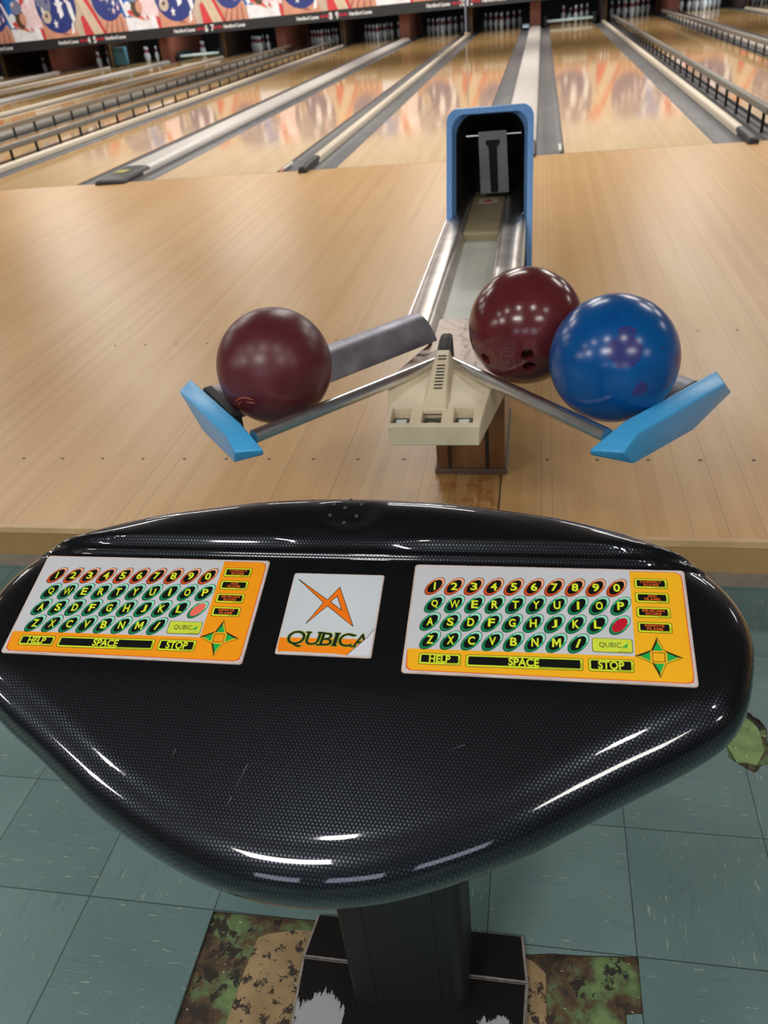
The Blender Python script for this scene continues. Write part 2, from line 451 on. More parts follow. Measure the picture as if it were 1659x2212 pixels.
for k in LANES:
    a, b = lane_edges(k)
    rt = thing('bowling_lane', 'polished maple bowling lane, the %s' % lane_words(k), 'lane', ((a + b) / 2, 0, 0), 'bowling lanes')
    MB().box(a, b, .004, LEND, -.06, 0).build('lane_surface', M_LANE, rt)
    gutter(rt, a - GW, a); gutter(rt, b, b + GW)
    MB().box(a - GW, b + GW, -.004, .004, -.05, -.0005).build('foul_line', mat('foul_line', (96, 66, 40), .5), rt)
    if k in (10, 12):
        x = b + .025 if k == 10 else a - .028
        so = MB(); so.box(x - .011, x + .011, .14, .42, -.012, .004)
        if k == 10: so.box(x - .0112, x + .0112, .05, .14, -.012, .0042, 1)
        so.build('sensor_plate', [M_STICK_W, M_STICK_R], rt, bevel=.003)

def cap_profile(w, h, n=14):
    pr = []
    for i in range(n + 1):
        a = math.pi * (1 - i / n)
        sx = math.copysign(abs(math.cos(a)) ** .45, math.cos(a)); sz = math.sin(a) ** .6
        pr.append((w / 2 * sx, h * sz))
    return [(-w / 2, -.07)] + pr + [(w / 2, -.07)]
for k in range(2, 16):
    wide = (k % 2 == 1)          # divider at the right of lane k
    x = lane_edges(k)[1] + GW + (WC if wide else WN) / 2
    if k < 12: wd = 'right of the %s' % lane_words(max(k, 3)) if k >= 3 else 'left of the ninth lane left of the blue hood'
    else: wd = 'right of the %s' % lane_words(k)
    if k == 11: wd = 'straight behind the blue hood'
    kind = 'broad pale divider cap' if wide else 'narrow cream divider strip'
    rt = thing('lane_divider', '%s %s' % (kind, wd), 'lane divider', (x, 0, 0), 'lane dividers')
    wdt, h = (WC, .045) if wide else (WN, .045)
    MB().sweep(cap_profile(wdt, h), (x, .3, 0), (x, 17.2, 0), (1, 0, 0)).build('cap_strip', M_RAIL if k == 7 else M_WHITECAP if wide else M_CREAM, rt, smooth=40)
    e = MB()
    if wide:
        rings = []
        for y, s, hh in ((.46, .99, .052), (.2, .995, .052), (.0, .995, .046), (-.06, .97, .036), (-.075, .9, .02)):
            rings.append([(x + q * s, y, min(z, hh)) for q, z in cap_profile(wdt, hh)])
        e.loft(rings).build('end_cap', M_ENDCAP, rt, smooth=35)
        MB().box(x - .05, x + .05, .13, .26, .0515, .0545).build('printed_label', M_YEL, rt)
    else:
        rings = []
        for y, s, hh in ((.36, .99, .052), (.12, .99, .052), (-.04, .99, .05), (-.1, .97, .044), (-.112, .9, .03)):
            rings.append([(x + q * s, y, min(z, hh)) for q, z in cap_profile(wdt, hh)])
        e.loft(rings).build('end_cap', M_ENDCAP, rt, smooth=35)

# ---- raised bumper rails in the gutters of two lanes
def bumper_rail(k, side):
    a, b = lane_edges(k)
    x = a - .055 if side == 'left' else b + .055
    rt = thing('bumper_rail', 'raised grey bumper rail, %s edge of the %s' % (side, lane_words(k)), 'bumper rail', (x, 0, 0), 'bumper rails')
    MB().box(x - .028, x + .028, .35, 17.0, .112, .165).build('rail', M_RAIL, rt, bevel=.01)
    MB().box(x + .03 * (1 if side == 'left' else -1) - .008, x + .03 * (1 if side == 'left' else -1) + .008, .35, 17.0, .012, .026).build('lower_rail', M_BLACK, rt)
    y = .55
    while y < 17:
        MB().box(x - .010, x + .010, y - .012, y + .012, -.058, .125).build('post', M_BLACK, rt)
        y += .5
for k, s in ((8, 'left'), (8, 'right'), (13, 'left'), (13, 'right')): bumper_rail(k, s)

# ---- pins
M_PIN = mat('pin_white', (222, 222, 226), .3, noise=.02)
M_PINRED = mat('pin_red', (168, 40, 44), .35)
pin_prof = [(0, 0), (.0258, 0), (.0285, .006), (.0360, .0285), (.0500, .0730), (.0565, .1010), (.0605, .1143), (.0590, .1400), (.0530, .1700), (.0440, .1950), (.0330, .2200),
            (.0260, .2380), (.0235, .2540), (.0232, .2600), (.0245, .2760), (.0280, .3000), (.0315, .3250), (.0323, .3430), (.0300, .3600), (.0235, .3730), (.0120, .3800), (0, .3810)]
def pin_mesh():
    mb = MB(); mb.lathe(pin_prof, 20)
    o = mb.build('bowling_pin', [M_PIN, M_PINRED], smooth=60)
    for p in o.data.polygons:
        z = p.center.z
        if .225 < z < .255 or .262 < z < .290: p.material_index = 1
    return o
PIN0 = pin_mesh(); pin_used = [False]
def pin(x, y, label, group, rot=None, z=0):
    o = PIN0
    if pin_used[0]: o = PIN0.copy(); COL.objects.link(o)
    pin_used[0] = True
    o.location = (x, y, z)
    if rot: o.rotation_euler = rot
    tag(o, label, 'pin', group)
ROWS = {1: (0, 0), 2: (-.1524, 1), 3: (.1524, 1), 4: (-.3048, 2), 5: (0, 2), 6: (.3048, 2), 7: (-.4572, 3), 8: (-.1524, 3), 9: (.1524, 3), 10: (.4572, 3)}
WHERE = {1: 'head of the rack', 2: 'left of second row', 3: 'right of second row', 4: 'left of third row', 5: 'middle of third row',
         6: 'right of third row', 7: 'far left of back row', 8: 'inner left of back row', 9: 'inner right of back row', 10: 'far right of back row'}
STAND = {12: [3, 6, 8, 10], 6: [4, 7, 6, 10], 5: [4, 2, 7, 5], 4: [1, 3, 4, 6, 10], 7: [1, 2, 4, 7, 8, 3]}
for k in LANES:
    a, b = lane_edges(k); c = (a + b) / 2
    for n, (dx, r) in ROWS.items():
        if n not in STAND.get(k, ROWS): continue
        pin(c + dx, 18.29 + .264 * r, 'white pin, %s, %s' % (WHERE[n], lane_words(k)), 'bowling pins')
a, b = lane_edges(12); c = (a + b) / 2
pin(c - .02, 18.85, 'white pin lying low behind the sweep bar, first lane right of the blue hood', 'bowling pins', (math.radians(-38), math.radians(12), 0), .02)

# ---- pin decks: kickbacks, pit, sweep bars
M_KICK = mat('brown_laminate', (146, 84, 66), .45, scale=5)
M_KICKD = mat('dark_brown_panel', (62, 44, 34), .5, scale=5)
M_TRIMY = mat('amber_edge', (132, 98, 48), .5)
M_PIT = mat('pit_black', (10, 10, 12), .8)
for k in range(2, 16):
    wide = (k % 2 == 1)
    x = lane_edges(k)[1] + GW + (WC if wide else WN) / 2
    loc = lane_words(k) if k >= 3 else 'ninth lane left of the blue hood'
    wd = ('right of the ' if k >= 3 else 'left of the ') + loc
    if k == 11: wd = 'directly behind the blue hood'
    rt = thing('kickback_panel', '%s panel by pins, %s' % ('wide brown' if wide else 'narrow dark brown', wd), 'panel', (x, 17.4, 0), 'kickback panels')
    if wide:
        MB().box(x - .13, x + .13, 17.35, 19.95, 0, .58).build('panel', M_KICK, rt, bevel=.01)
        MB().box(x - .1, x + .1, 17.2, 17.36, 0, .06).build('foot_block', mat('foot_brown', (112, 92, 78), .5), rt, bevel=.008)
    else:
        MB().box(x - .05, x + .05, 17.35, 19.95, 0, .58).build('panel', M_KICKD, rt, bevel=.006)
        MB().box(x + .052, x + .075, 17.35, 17.42, .0, .62).build('edge_strip', M_TRIMY, rt)
struct(MB().box(XL, XR, 20.0, 20.1, ZF, 2.1).build('wall_pit', M_PIT))
struct(MB().box(XL, XR, 16.9, 20.0, .78, .80).build('trim_3', M_PIT))  # unseen black cover added over the pin decks to keep light out
M_SWEEP = mat('sweep_white', (214, 230, 228), .3, noise=.02)
M_ARM = mat('sweep_arm', (30, 44, 46), .5)
for k in (12, 6):
    a, b = lane_edges(k)
    rt = thing('sweep_bar', 'white sweep bar lowered in front of the pins, %s' % lane_words(k), 'sweep', ((a + b) / 2, 17.65, 0), 'sweep bars')
    MB().box(a - .06, b + .02, 17.62, 17.68, .075, .135).build('bar', M_SWEEP, rt, bevel=.012)
    for x in (a - .1, b + .06): MB().box(x - .035, x + .035, 17.6, 18.6, .0, .22).build('arm', M_ARM, rt, bevel=.01)
tag(MB().box(-11.47, -11.12, 17.45, 17.6, .04, .46).build('teal_panel', mat('teal_panel', (74, 122, 138), .4), bevel=.01), 'small teal panel beside the pins, seventh lane left of the blue hood', 'panel')
MB_ = MB().box(-.31, -.15, 17.28, 17.4, .03, .115)
tag(MB_.build('light_box', mat('pale_blue_box', (190, 216, 240), .35, noise=.02), bevel=.01), 'small pale blue box beside the brown panel behind the hood', 'box')
rt = thing('sensor_pole', 'thin grey pole between the two lanes just left of the blue hood', 'pole', (-1.65, 16.3, 0))
MB().lathe([(.022, .04), (.022, 2.6)], 12, (-1.65, 16.3, 0.02)).build('pole_tube', mat('pole_grey', (112, 120, 130), .4), rt, smooth=40)
MB().box(-1.69, -1.61, 16.26, 16.34, .046, .1).build('pole_foot', mat('foot_tan', (170, 140, 110), .5), rt, bevel=.008)

# ---- masking units: flat printed panels above the pins
AC = [mat('art_%d' % i, c, .45, noise=.05, scale=6) for i, c in enumerate(
    [(196, 176, 158), (44, 56, 124), (232, 230, 234), (204, 60, 66), (206, 186, 160), (204, 146, 120), (28, 104, 184), (80, 64, 46), (232, 204, 206), (156, 96, 84), (120, 124, 150)])]
TAN, NAVY, WHITE, RED, CREAM, SALMON, SKY, BROWN, PINK, DSAL, GREY = range(11)
def ell(cx, cz, rx, rz, n=36): return [(cx + rx * math.cos(2 * math.pi * i / n), cz + rz * math.sin(2 * math.pi * i / n)) for i in range(n)]
def star(cx, cz, r, sx=1, rot=0):
    return [(cx + sx * (r if i % 2 == 0 else r * .42) * math.sin(rot + math.pi * i / 5), cz + (r if i % 2 == 0 else r * .42) * math.cos(rot + math.pi * i / 5)) for i in range(10)]
MASKY, MZ0, MZ1, STRIP = 16.6, .60, 2.1, .83
PER = 2 * LW + 4 * GW + WC + WN
def masking(k):
    xs = lane_edges(k)[1] + GW + WN / 2
    side = 'left' if k < 12 else 'right'
    num = '%d and %d' % (k, k + 1)
    rt = thing('masking_unit', 'red, white and blue masking panel numbered %s above the pins' % num, 'masking panel', (xs, MASKY, MZ0), 'masking panels')
    MB().box(xs - PER / 2 + .004, xs + PER / 2 - .004, MASKY, MASKY + .05, STRIP, MZ1).build('art_panel', AC[TAN], rt)
    m = MB(); layer = [0]
    def flat(pts, c):
        layer[0] += 1
        y = MASKY - .0004 * layer[0]
        pts = [(min(max(x, -PER / 2 + .004), PER / 2 - .004), min(max(z, 0), MZ1 - STRIP)) for x, z in pts]
        m.poly([(xs + x, y, STRIP + z) for x, z in pts], c)
    H = MZ1 - STRIP
    for sh in (0, -PER):
        def F(pts, c):
            q = [(x + sh, z) for x, z in pts]
            if max(x for x, _ in q) < -PER / 2 or min(x for x, _ in q) > PER / 2: return
            flat(q, c)
        F([(.85, .3), (1.5, .3), (1.5, H), (.85, H)], SKY)
        F([(1.4, .25), (2.0, .1), (2.05, H), (1.45, H)], PINK)
        F([(1.5, .75), (1.75, .9), (1.9, H), (1.6, H)], RED)
        F([(1.62, .8), (1.8, .85), (1.95, 1.2), (1.75, 1.15)], WHITE)
        F([(1.05, .0), (1.95, .0), (1.85, .35), (1.5, .25), (1.1, .3)], WHITE)
        F([(1.1, .38), (1.5, .22), (1.75, .16), (1.5, .3), (1.2, .55)], SALMON)
        F([(1.12, .40), (1.5, .26), (1.78, .2), (1.5, .32), (1.2, .46)], RED)
        F(ell(1.42, .52, .14, .24), BROWN); F(ell(1.5, .50, .09, .14), SALMON); F(ell(1.2, .55, .09, .1), WHITE); F(ell(1.38, .78, .16, .16), GREY)
        F(star(1.05, 1.1, .14), WHITE); F(star(1.3, .85, .07), PINK); F(star(1.42, 1.15, .08), WHITE)
        F([(.3, 0), (1.1, 0), (1.02, .4), (.4, .42)], SALMON)
        for i in range(4): F([(.42 + .17 * i, .0), (.47 + .17 * i, .0), (.62 + .11 * i, .36), (.60 + .11 * i, .36)], DSAL)
        F(ell(.66, .78, .42, .52), NAVY)
        rn = random.Random(4)
        for i in range(22):
            t = rn.uniform(0, 6.28); rr = rn.uniform(0, .85)
            F(star(.66 + .42 * rr * math.cos(t), .78 + .5 * rr * math.sin(t), rn.uniform(.05, .1), .6, rn.uniform(0, 1)), (WHITE, PINK, GREY)[i % 3])
        F([(.95, .9), (1.0, .9), (1.2, .35), (1.12, .3)], WHITE)
        F([(1.95, .0), (2.05, 0), (2.0, .25), (1.92, .28)], RED)
        F([(2.02, 0), (3.0, 0), (2.9, .3), (2.05, .55)], SALMON)
        F([(2.15, .3), (2.6, .05), (2.75, .04), (2.2, .42)], DSAL)
        F(ell(2.52, .74, .56, .64), NAVY)
        F(ell(2.2, .9, .2, .4), GREY); F(ell(2.2, .5, .13, .15), TAN); F(ell(2.2, .52, .04, .05), BROWN)
        for i in range(12): F(star(2.2 + rn.uniform(-.17, .17), .9 + rn.uniform(-.35, .35), rn.uniform(.04, .09), .6, rn.uniform(0, 1)), (WHITE, NAVY, NAVY)[i % 3])
        F([(2.55, .9), (2.66, .92), (2.7, .5), (2.58, .42)], WHITE); F([(2.84, .85), (2.96, .75), (3.0, .38), (2.92, .3), (2.86, .55)], WHITE)
        F([(2.72, 1.0), (2.8, 1.02), (2.88, .78), (2.82, .76)], PINK); F([(2.8, .05), (2.86, .3), (2.92, .33), (2.9, .1)], WHITE)
        F(star(2.62, .72, .2, .7), WHITE); F(star(2.5, 1.1, .15), WHITE); F(star(2.9, 1.12, .12), WHITE); F(star(2.42, .32, .12, .6), WHITE)
        for s2 in (0, PER):
            F([(-.40 + s2, 1.25), (-.05 + s2, 1.25), (.12 + s2, .85), (.3 + s2, .42), (.47 + s2, 0), (.40 + s2, 0), (.2 + s2, .45), (0 + s2, .85)], RED)
            F([(-.17 + s2, .85), (0 + s2, .85), (.2 + s2, .45), (.40 + s2, 0), (.13 + s2, 0), (-.05 + s2, .45)], CREAM)
            F([(-.15 + s2, .42), (-.06 + s2, .45), (.13 + s2, 0), (-.13 + s2, 0)], RED)
    m.build('artwork', AC, rt)
    st = MB().box(xs - PER / 2, xs + PER / 2, MASKY - .012, MASKY + .05, MZ0, STRIP).build('sign_strip', mat('sign_black', (44, 43, 45), .35), rt)
    fn = lambda x, z: (xs + x, MASKY - .0135, z)
    MSW = mat('sign_white', (226, 226, 226), .4, noise=.02)
    for sx, nn in ((-.085, str(k)), (.085, str(k + 1))):
        tw = MB(); put_text(tw, nn, sx, .715, .09 if len(nn) == 1 else .13, .15, fn, .03); tw.build('lane_number', MSW, rt, st)
    for sx in (-.68, .68):
        tw = MB(); put_text(tw, 'Hartford Lanes', sx, .72, .58, .085, fn, .03); tw.build('sign_text', MSW, rt, st)
    for sx in (-.29, -.16, .16, .29):
        MB().box(xs + sx - .052, xs + sx + .052, MASKY - .0135, MASKY - .012, .69, .745).build('red_mark', mat('sign_red', (172, 34, 56), .4), rt, st)
for k in (2, 4, 6, 8, 10, 12, 14): masking(k)
# pin deck lamps that make some racks glow
for k, pw in ((5, 9), (6, 9), (7, 3), (4, 2), (12, 5), (14, 9), (10, 1.6), (11, 1.6), (13, 2.5), (9, 2), (8, 1.5), (15, 2)):
    a, b = lane_edges(k)
    area('pin_lamp', ((a + b) / 2, 17.5, .72), (math.radians(38), 0, 0), .9, .08, pw, (.8, .94, 1.0))

# ------------------------------------------------------------------ ball return
BX = -.015
M_CHROME = mat('brushed_steel', (190, 182, 176), .36, 1.0, noise=.1, scale=14)
M_STEEL = mat('dull_steel', (168, 166, 178), .5, 1.0, noise=.14, scale=18)
M_TUBE = mat('polished_tube', (224, 224, 226), .32, 1.0, noise=.05)
M_SHELL = mat('aged_cream_plastic', (222, 207, 176), .42, noise=.07, scale=9)
M_DECK = mat('pale_deck', (194, 196, 184), .38, noise=.04, scale=6)
M_DECK2 = mat('yellowed_deck', (160, 146, 112), .45, noise=.06, scale=6)
M_BLUEHOOD = mat('blue_hood_plastic', (126, 182, 255), .38, noise=.06, scale=140)
M_BLUEBUMP = mat('blue_bumper_plastic', (76, 176, 236), .30, noise=.05, scale=220)
M_HBLACK = mat('hood_black', (8, 8, 10), .85)
M_STRAP = mat('grey_flap', (150, 152, 152), .6, noise=.06, scale=10)
M_STRAPD = mat('flap_dark', (30, 30, 36), .7)
def pedestal_material():
    n = NT('tarnished_pedestal_steel'); p = n.pos()  # brown mixes dirt with the wood's reflection, put into the colour
    g = n.noise(n.mapn(p, (14, 14, 5)), 1.0, 5)
    n.set(color=n.ramp(g, [(.3, lin((112, 82, 58))), (.75, lin((166, 132, 98)))]), metal=.85, rough=.3); return n.m
M_PED = pedestal_material()
br = thing('ball_return', 'bowling ball return with blue hood, steel tracks and blue end bumpers on the wooden approach', 'ball return', (BX, -4.5, 0))
S = lambda x: BX + x
# pedestal under the rack
MB().box(S(-.082), S(.105), -4.71, -4.34, 0.001, .408).build('pedestal', M_PED, br, bevel=.004)
MB().box(S(-.088), S(.111), -4.716, -4.334, 0.001, .018).build('pedestal_foot', mat('grimy_foot', (96, 78, 62), .5), br, bevel=.003)
MB().box(S(-.05), S(-.04), -4.7125, -4.709, .018, .43).build('pedestal_rib', mat('dark_steel', (60, 50, 44), .4, .6), br)  # thin dark vertical strips on the pedestal front
MB().box(S(.052), S(.062), -4.7125, -4.709, .018, .43).build('pedestal_rib', mat('dark_steel', (60, 50, 44), .4, .6), br)
# lift tower body under the hood and beam below the track
MB().box(S(-.1), S(.13), -3.86, -3.2, .001, .40).build('lift_base', M_HBLACK, br, bevel=.01)
MB().box(S(-.045), S(.05), -4.75, -3.8, .34, .415).build('track_beam', mat('beam_grey', (92, 92, 94), .5, .3), br)
# centre deck
MB().box(S(-.06), S(.06), -4.70, -3.91, .415, .428).build('deck_panel', M_DECK, br, bevel=.003)
MB().box(S(-.06), S(.06), -3.93, -3.30, .415, .452).build('deck_cover', M_DECK2, br, bevel=.006)
lb = MB(); lb.box(S(-.035), S(.035), -3.52, -3.44, .4518, .4528)
lab = lb.build('deck_sticker', mat('faded_sticker', (206, 186, 168), .5), br)
lb = MB(); lb.poly([(S(-.02), -3.5, .4531), (S(.018), -3.5, .4531), (S(0), -3.455, .4531)]); lb.build('sticker_mark', mat('sticker_red', (196, 70, 74), .5), br, lab)
# side rails: arched sheet steel
def arch(i, o, zi, zc, zo, n=18):
    """profile from inner edge i to outer edge o (horizontal), heights inner / crown / outer"""
    pr = []
    c = i + (o - i) * .42
    for k in range(n + 1):
        t = k / n
        x = i + (o - i) * t
        if x < c: u = (c - x) / (c - i); z = zc - (zc - zi) * u ** 2.2
        else: u = (x - c) / (o - c); z = zc - (zc - zo) * u ** 1.9
        pr.append((x, z))
    return pr + [(x, z - .004) for x, z in pr[::-1]]
RAILP = [(.052, .428), (.056, .440), (.060, .452), (.064, .459), (.070, .463), (.078, .464), (.095, .463), (.112, .460), (.124, .455), (.131, .448), (.134, .438)]
RAILP = RAILP + [(x, z - .004) for x, z in RAILP[::-1]]
for sgn, nm in ((-1, 'left'), (1, 'right')):
    pr = [(sgn * a, b) for a, b in RAILP]
    MB().sweep(pr, (BX, -4.86 if sgn < 0 else -4.84, 0), (BX, -3.35, 0), (1, 0, 0)).build('track_rail', M_CHROME, br, smooth=35)
    MB().box(*sorted((S(sgn * .128), S(sgn * .142))), -4.66, -3.6, .36, .440).build('rail_skirt', M_CHROME if sgn < 0 else M_DECK, br, bevel=.003)
# dished plate where the track meets the arms
pl = [(-.112, -5.10), (-.112, -5.0), (-.065, -4.86), (-.058, -4.69), (.058, -4.69), (.065, -4.86), (.112, -5.0), (.112, -5.10)]
def dent_material():
    n = NT('dented_steel'); o = n.obj()
    n.set(color=(168, 154, 144), metal=1.0, rough=.46); n.bump(n.noise(o, 30, 3), .006, .8); return n.m
MB().prism([(S(x), y) for x, y in pl], .425, .438).build('junction_plate', dent_material(), br, bevel=.002)
# arms: steel wing behind and round tube in front
for sgn in (-1, 1):
    ax = Vector((sgn * .668, -.744, 0)); side = Vector((sgn * -.744, -.668, 0))     # side: towards the user, across the arm
    c0 = Vector((BX + sgn * .012, -4.925, 0))                                          # a point on the ball line
    wing = [(-a, b) for a, b in arch(.058, .196, .456, .502, .466)]
    p0 = c0 + ax * (-.02); p1 = c0 + ax * .535
    m = MB(); m.sweep(wing, p0, p1, side)
    # cut the inner end on the slant where it meets the track rail
    m.xf(lambda x, y, z: (x, y, z))
    m.build('arm_channel', M_STEEL, br, smooth=35)
    MB().tube([(S(sgn * .016), -5.098, .492), (S(sgn * .30), -5.444, .506)], .0125, 20).build('arm_tube', M_TUBE, br, smooth=40)
# housing with three switch windows
def hs(c, hw, y, z): return [(c - hw, y, z), (c + hw, y, z)]
m = MB()
vb = [(-.083, -5.316, .418), (.083, -5.316, .418), (.122, -5.10, .418), (.022, -4.99, .418), (-.022, -4.99, .418), (-.122, -5.10, .418)]
vt = [(-.086, -5.320, .461), (.086, -5.320, .461), (.093, -5.262, .474), (.103, -5.190, .484), (.020, -5.082, .492), (-.020, -5.082, .492), (-.103, -5.190, .484), (-.093, -5.262, .474)]
m.add([(S(x), y, z) for x, y, z in vb + vt], [(5, 4, 3, 2, 1, 0), (0, 1, 7, 6), (1, 2, 9, 8, 7), (2, 3, 10, 9), (3, 4, 11, 10), (4, 5, 12, 11), (5, 0, 6, 13, 12), (8, 9, 10, 11, 12, 13), (6, 7, 8, 13)])
house = m.build('housing', M_SHELL, br)
def cut(obj, cutters):
    for c in cutters:
        md = obj.modifiers.new('cut', 'BOOLEAN'); md.operation = 'DIFFERENCE'; md.object = c; md.solver = 'EXACT'
    dg = bpy.context.evaluated_depsgraph_get(); dg.update()
    me = bpy.data.meshes.new_from_object(obj.evaluated_get(dg)); obj.modifiers.clear(); obj.data = me
    for c in cutters: bpy.data.objects.remove(c)
wins = [-.064, -.005, .054]
cutters = []
for wx in wins: cutters.append(MB().box(S(wx - .018), S(wx + .018), -5.309, -5.266, .450, .52).build('cutter', M_SHELL))
bpy.context.view_layer.update()
cut(house, cutters)
bm = bmesh.new(); bm.from_mesh(house.data)
bmesh.ops.bevel(bm, geom=[e for e in bm.edges if len(e.link_faces) == 2 and e.calc_face_angle(0) > .3], offset=.0025, segments=2, affect='EDGES', profile=.5, clamp_overlap=True)
bm.to_mesh(house.data); bm.free()
for i, wx in enumerate(wins):
    fr = MB()
    x0, x1, y0, y1 = S(wx - .0178), S(wx + .0178), -5.3085, -5.2665
    fr.box(x0, x1, y0, y1, .4505, .4515, 1)
    wn = fr.build('switch_window', [M_HBLACK, mat('window_grey', (96, 94, 88), .4)], br)
    MB().box(S(wx - .010), S(wx + .011), -5.304, -5.284, .4515, .458).build('switch', mat('switch_dark', (58, 50, 54), .3) if i == 1 else mat('switch_pale', (176, 190, 190), .3), br, wn, bevel=.002)
# ridge with slots and black nose
rd = MB(); rings = []
for y, z, w1, zb in ((-5.275, .474, .019, .462), (-5.24, .488, .018, .468), (-5.12, .519, .0135, .476), (-5.10, .522, .013, .478)):
    rings.append([(S(-w1 * 1.5 - .006), y, zb), (S(-w1), y, z), (S(w1), y, z), (S(w1 * 1.5 + .006), y, zb)])
rd.loft(rings); ridge = rd.build('ridge', M_SHELL, br, bevel=.003)
for i in range(11):
    t = i / 10; y = -5.222 + t * .098; z = .488 + (y + 5.24) / .12 * .031
    if i in (8,): continue
    w1 = .0085
    MB().box(S(-w1), S(w1), y - .0022, y + .0022, z - .006, z + .0009).build('slot', M_BLACK, br, ridge, bevel=.001)
nose = MB(); rings = []
for y, z, w1, zb in ((-5.10, .5225, .0135, .44), (-5.06, .529, .0130, .44), (-5.03, .529, .0120, .44), (-5.014, .522, .0095, .44), (-5.008, .505, .006, .44)):
    rings.append([(S(-w1 - .003), y, zb), (S(-w1), y, z - .004), (S(-w1 * .6), y, z), (S(w1 * .6), y, z), (S(w1), y, z - .004), (S(w1 + .003), y, zb)])
nose.loft(rings).build('nose_cap', M_BLACK, br, smooth=40)
# end bumpers
def bumper(sgn):
    m = MB()
    X = lambda x: BX + sgn * x
    # upper outline (inner edge / outer edge) and lower outline, running from the back outer end to the front inner tip
    ti = [(.503, -5.216, .518), (.328, -5.424, .524), (.268, -5.492, .506)]
    to = [(.512, -5.260, .510), (.346, -5.456, .516), (.322, -5.488, .498)]
    bo = [(.545, -5.178, .457), (.460, -5.300, .440), (.345, -5.448, .455)]
    bi = [(.522, -5.160, .457), (.372, -5.345, .440), (.272, -5.482, .490)]
    rings = [[(X(a[0]), a[1], a[2]) for a in (ti[i], to[i], bo[i], bi[i])] for i in range(3)]
    m.loft(rings)
    o = m.build('end_bumper', M_BLUEBUMP, br, bevel=.004, seg=3, angle=20, smooth=30)
    bm = bmesh.new(); bm.from_mesh(o.data); bmesh.ops.recalc_face_normals(bm, faces=bm.faces); bm.to_mesh(o.data); bm.free()
    # shallow engraved tick on the outer face
    q4 = [Vector((X(a[0]), a[1], a[2])) for a in (to[0], to[1], bo[1], bo[0])]
    nrm = (q4[1] - q4[0]).cross(q4[3] - q4[0]).normalized()
    if nrm.y > 0: nrm = -nrm
    fp = lambda u, v: q4[0].lerp(q4[1], u).lerp(q4[3].lerp(q4[2], u), v) + nrm * .0004
    MB().tube([fp(.80, .55), fp(.70, .80), fp(.48, .35)], .0007, 6).build('engraved_tick', mat('tick_dark', (24, 62, 92), .5), br, o)
    # dark rubber pad that the ball rests against
    d = Vector((sgn * -.64, -.77, 0)); out = Vector((sgn * .77, -.64, 0)) * -1
    c = Vector((X(.436), -5.304, .488)) if sgn > 0 else Vector((X(.425), -5.295, .488))
    pr = [(-.02, -.02), (.0, -.02), (.0, .022), (-.02, .022)]
    q = MB(); q.loft([[c + d * t + out * (-a) + Vector((0, 0, b)) for a, b in pr] for t in (-.07, .09)])
    p = q.build('rubber_pad', M_BLACK, br, o, bevel=.004)
    bm = bmesh.new(); bm.from_mesh(p.data); bmesh.ops.recalc_face_normals(bm, faces=bm.faces); bm.to_mesh(p.data); bm.free()
    return o
bumper(-1); bumper(1)
# hood
def rrect(hw, z0, z1, r, n=8):
    pts = [(-hw, z0)]
    for k in range(n + 1):
        a = math.pi - k * math.pi / 2 / n
        pts.append((-hw + r + r * math.cos(a), z1 - r + r * math.sin(a)))
    for k in range(n + 1):
        a = math.pi / 2 - k * math.pi / 2 / n
        pts.append((hw - r + r * math.cos(a), z1 - r + r * math.sin(a)))
    return pts + [(hw, z0)]
HC = .0015
def rimY(z): return -3.58 - (.782 - max(z, .30)) * .777
def hood_ring(hw, z1, r, back, crown=.0, z0=.02):
    out = []
    for x, z in rrect(hw, z0, z1, r):
        zz = z + crown * (1 - (x / hw) ** 2)
        out.append((HC + x, rimY(zz) + back, zz))
    return out
outer_r = [hood_ring(.1465, .774, .030, 0, .012), hood_ring(.1478, .774, .034, .02, .012), hood_ring(.147, .755, .05, .10, .012), hood_ring(.144, .69, .07, .32, .012), hood_ring(.13, .58, .09, .55, .008), hood_ring(.10, .45, .08, .66, .0)]
inner_r = [hood_ring(.120, .747, .05, .045, .014), hood_ring(.117, .743, .05, .06, .014)]
m = MB(); m.loft([hood_ring(.128, .756, .036, .004, .012)] + outer_r, 0, False, False, False)
m.loft([inner_r[1], inner_r[0], hood_ring(.128, .756, .036, .004, .012)], 0, False, False, False)
m.poly(outer_r[-1][::-1], 0)
hood = m.build('hood', M_BLUEHOOD, br, smooth=45, merge=True)
m = MB(); iw = [hood_ring(.1175, .743, .05, .0605, .014), hood_ring(.118, .70, .05, .2, .012), hood_ring(.115, .655, .05, .34, .010), hood_ring(.10, .52, .05, .5, .0)]
m.loft(iw, 0, False, False, False); m.poly(iw[-1]); m.build('hood_lining', M_HBLACK, br, hood, smooth=45)
MB().tube([(S(-.068), -3.56, .688), (S(.122), -3.56, .688)], .004, 10).build('hinge_rod', M_TUBE, br, hood, smooth=40)
sq = Vector((0, .12, -.225)).normalized()
def sp(x, t, o=0): # point on the flap
    return (S(x + .021), -3.575 + sq.y * t - o * .9, .700 + sq.z * t - o * .4)
flap = MB(); flap.loft([[sp(-.046, 0, .003), sp(.05, 0, .003), sp(.05, 0, -.003), sp(-.046, 0, -.003)], [sp(-.05, .255, .003), sp(.054, .255, .003), sp(.054, .255, -.003), sp(-.05, .255, -.003)]])
fl = flap.build('flap', M_STRAP, br, hood)
tm = MB(); T = [(-.022, .03), (.026, .03), (.026, .045), (.016, .058), (.015, .25), (-.012, .25), (-.013, .058), (-.022, .045)]
tm.loft([[sp(x, t, .006) for x, t in T], [sp(x, t, .003) for x, t in T]]).build('flap_weight', M_STRAPD, br, hood, bevel=.001)  # dark T-shaped mark on the flap face
tm = MB().lathe([(0, 0), (.0045, 0), (.0035, .003), (0, .004)], 12, (0, 0, 0))
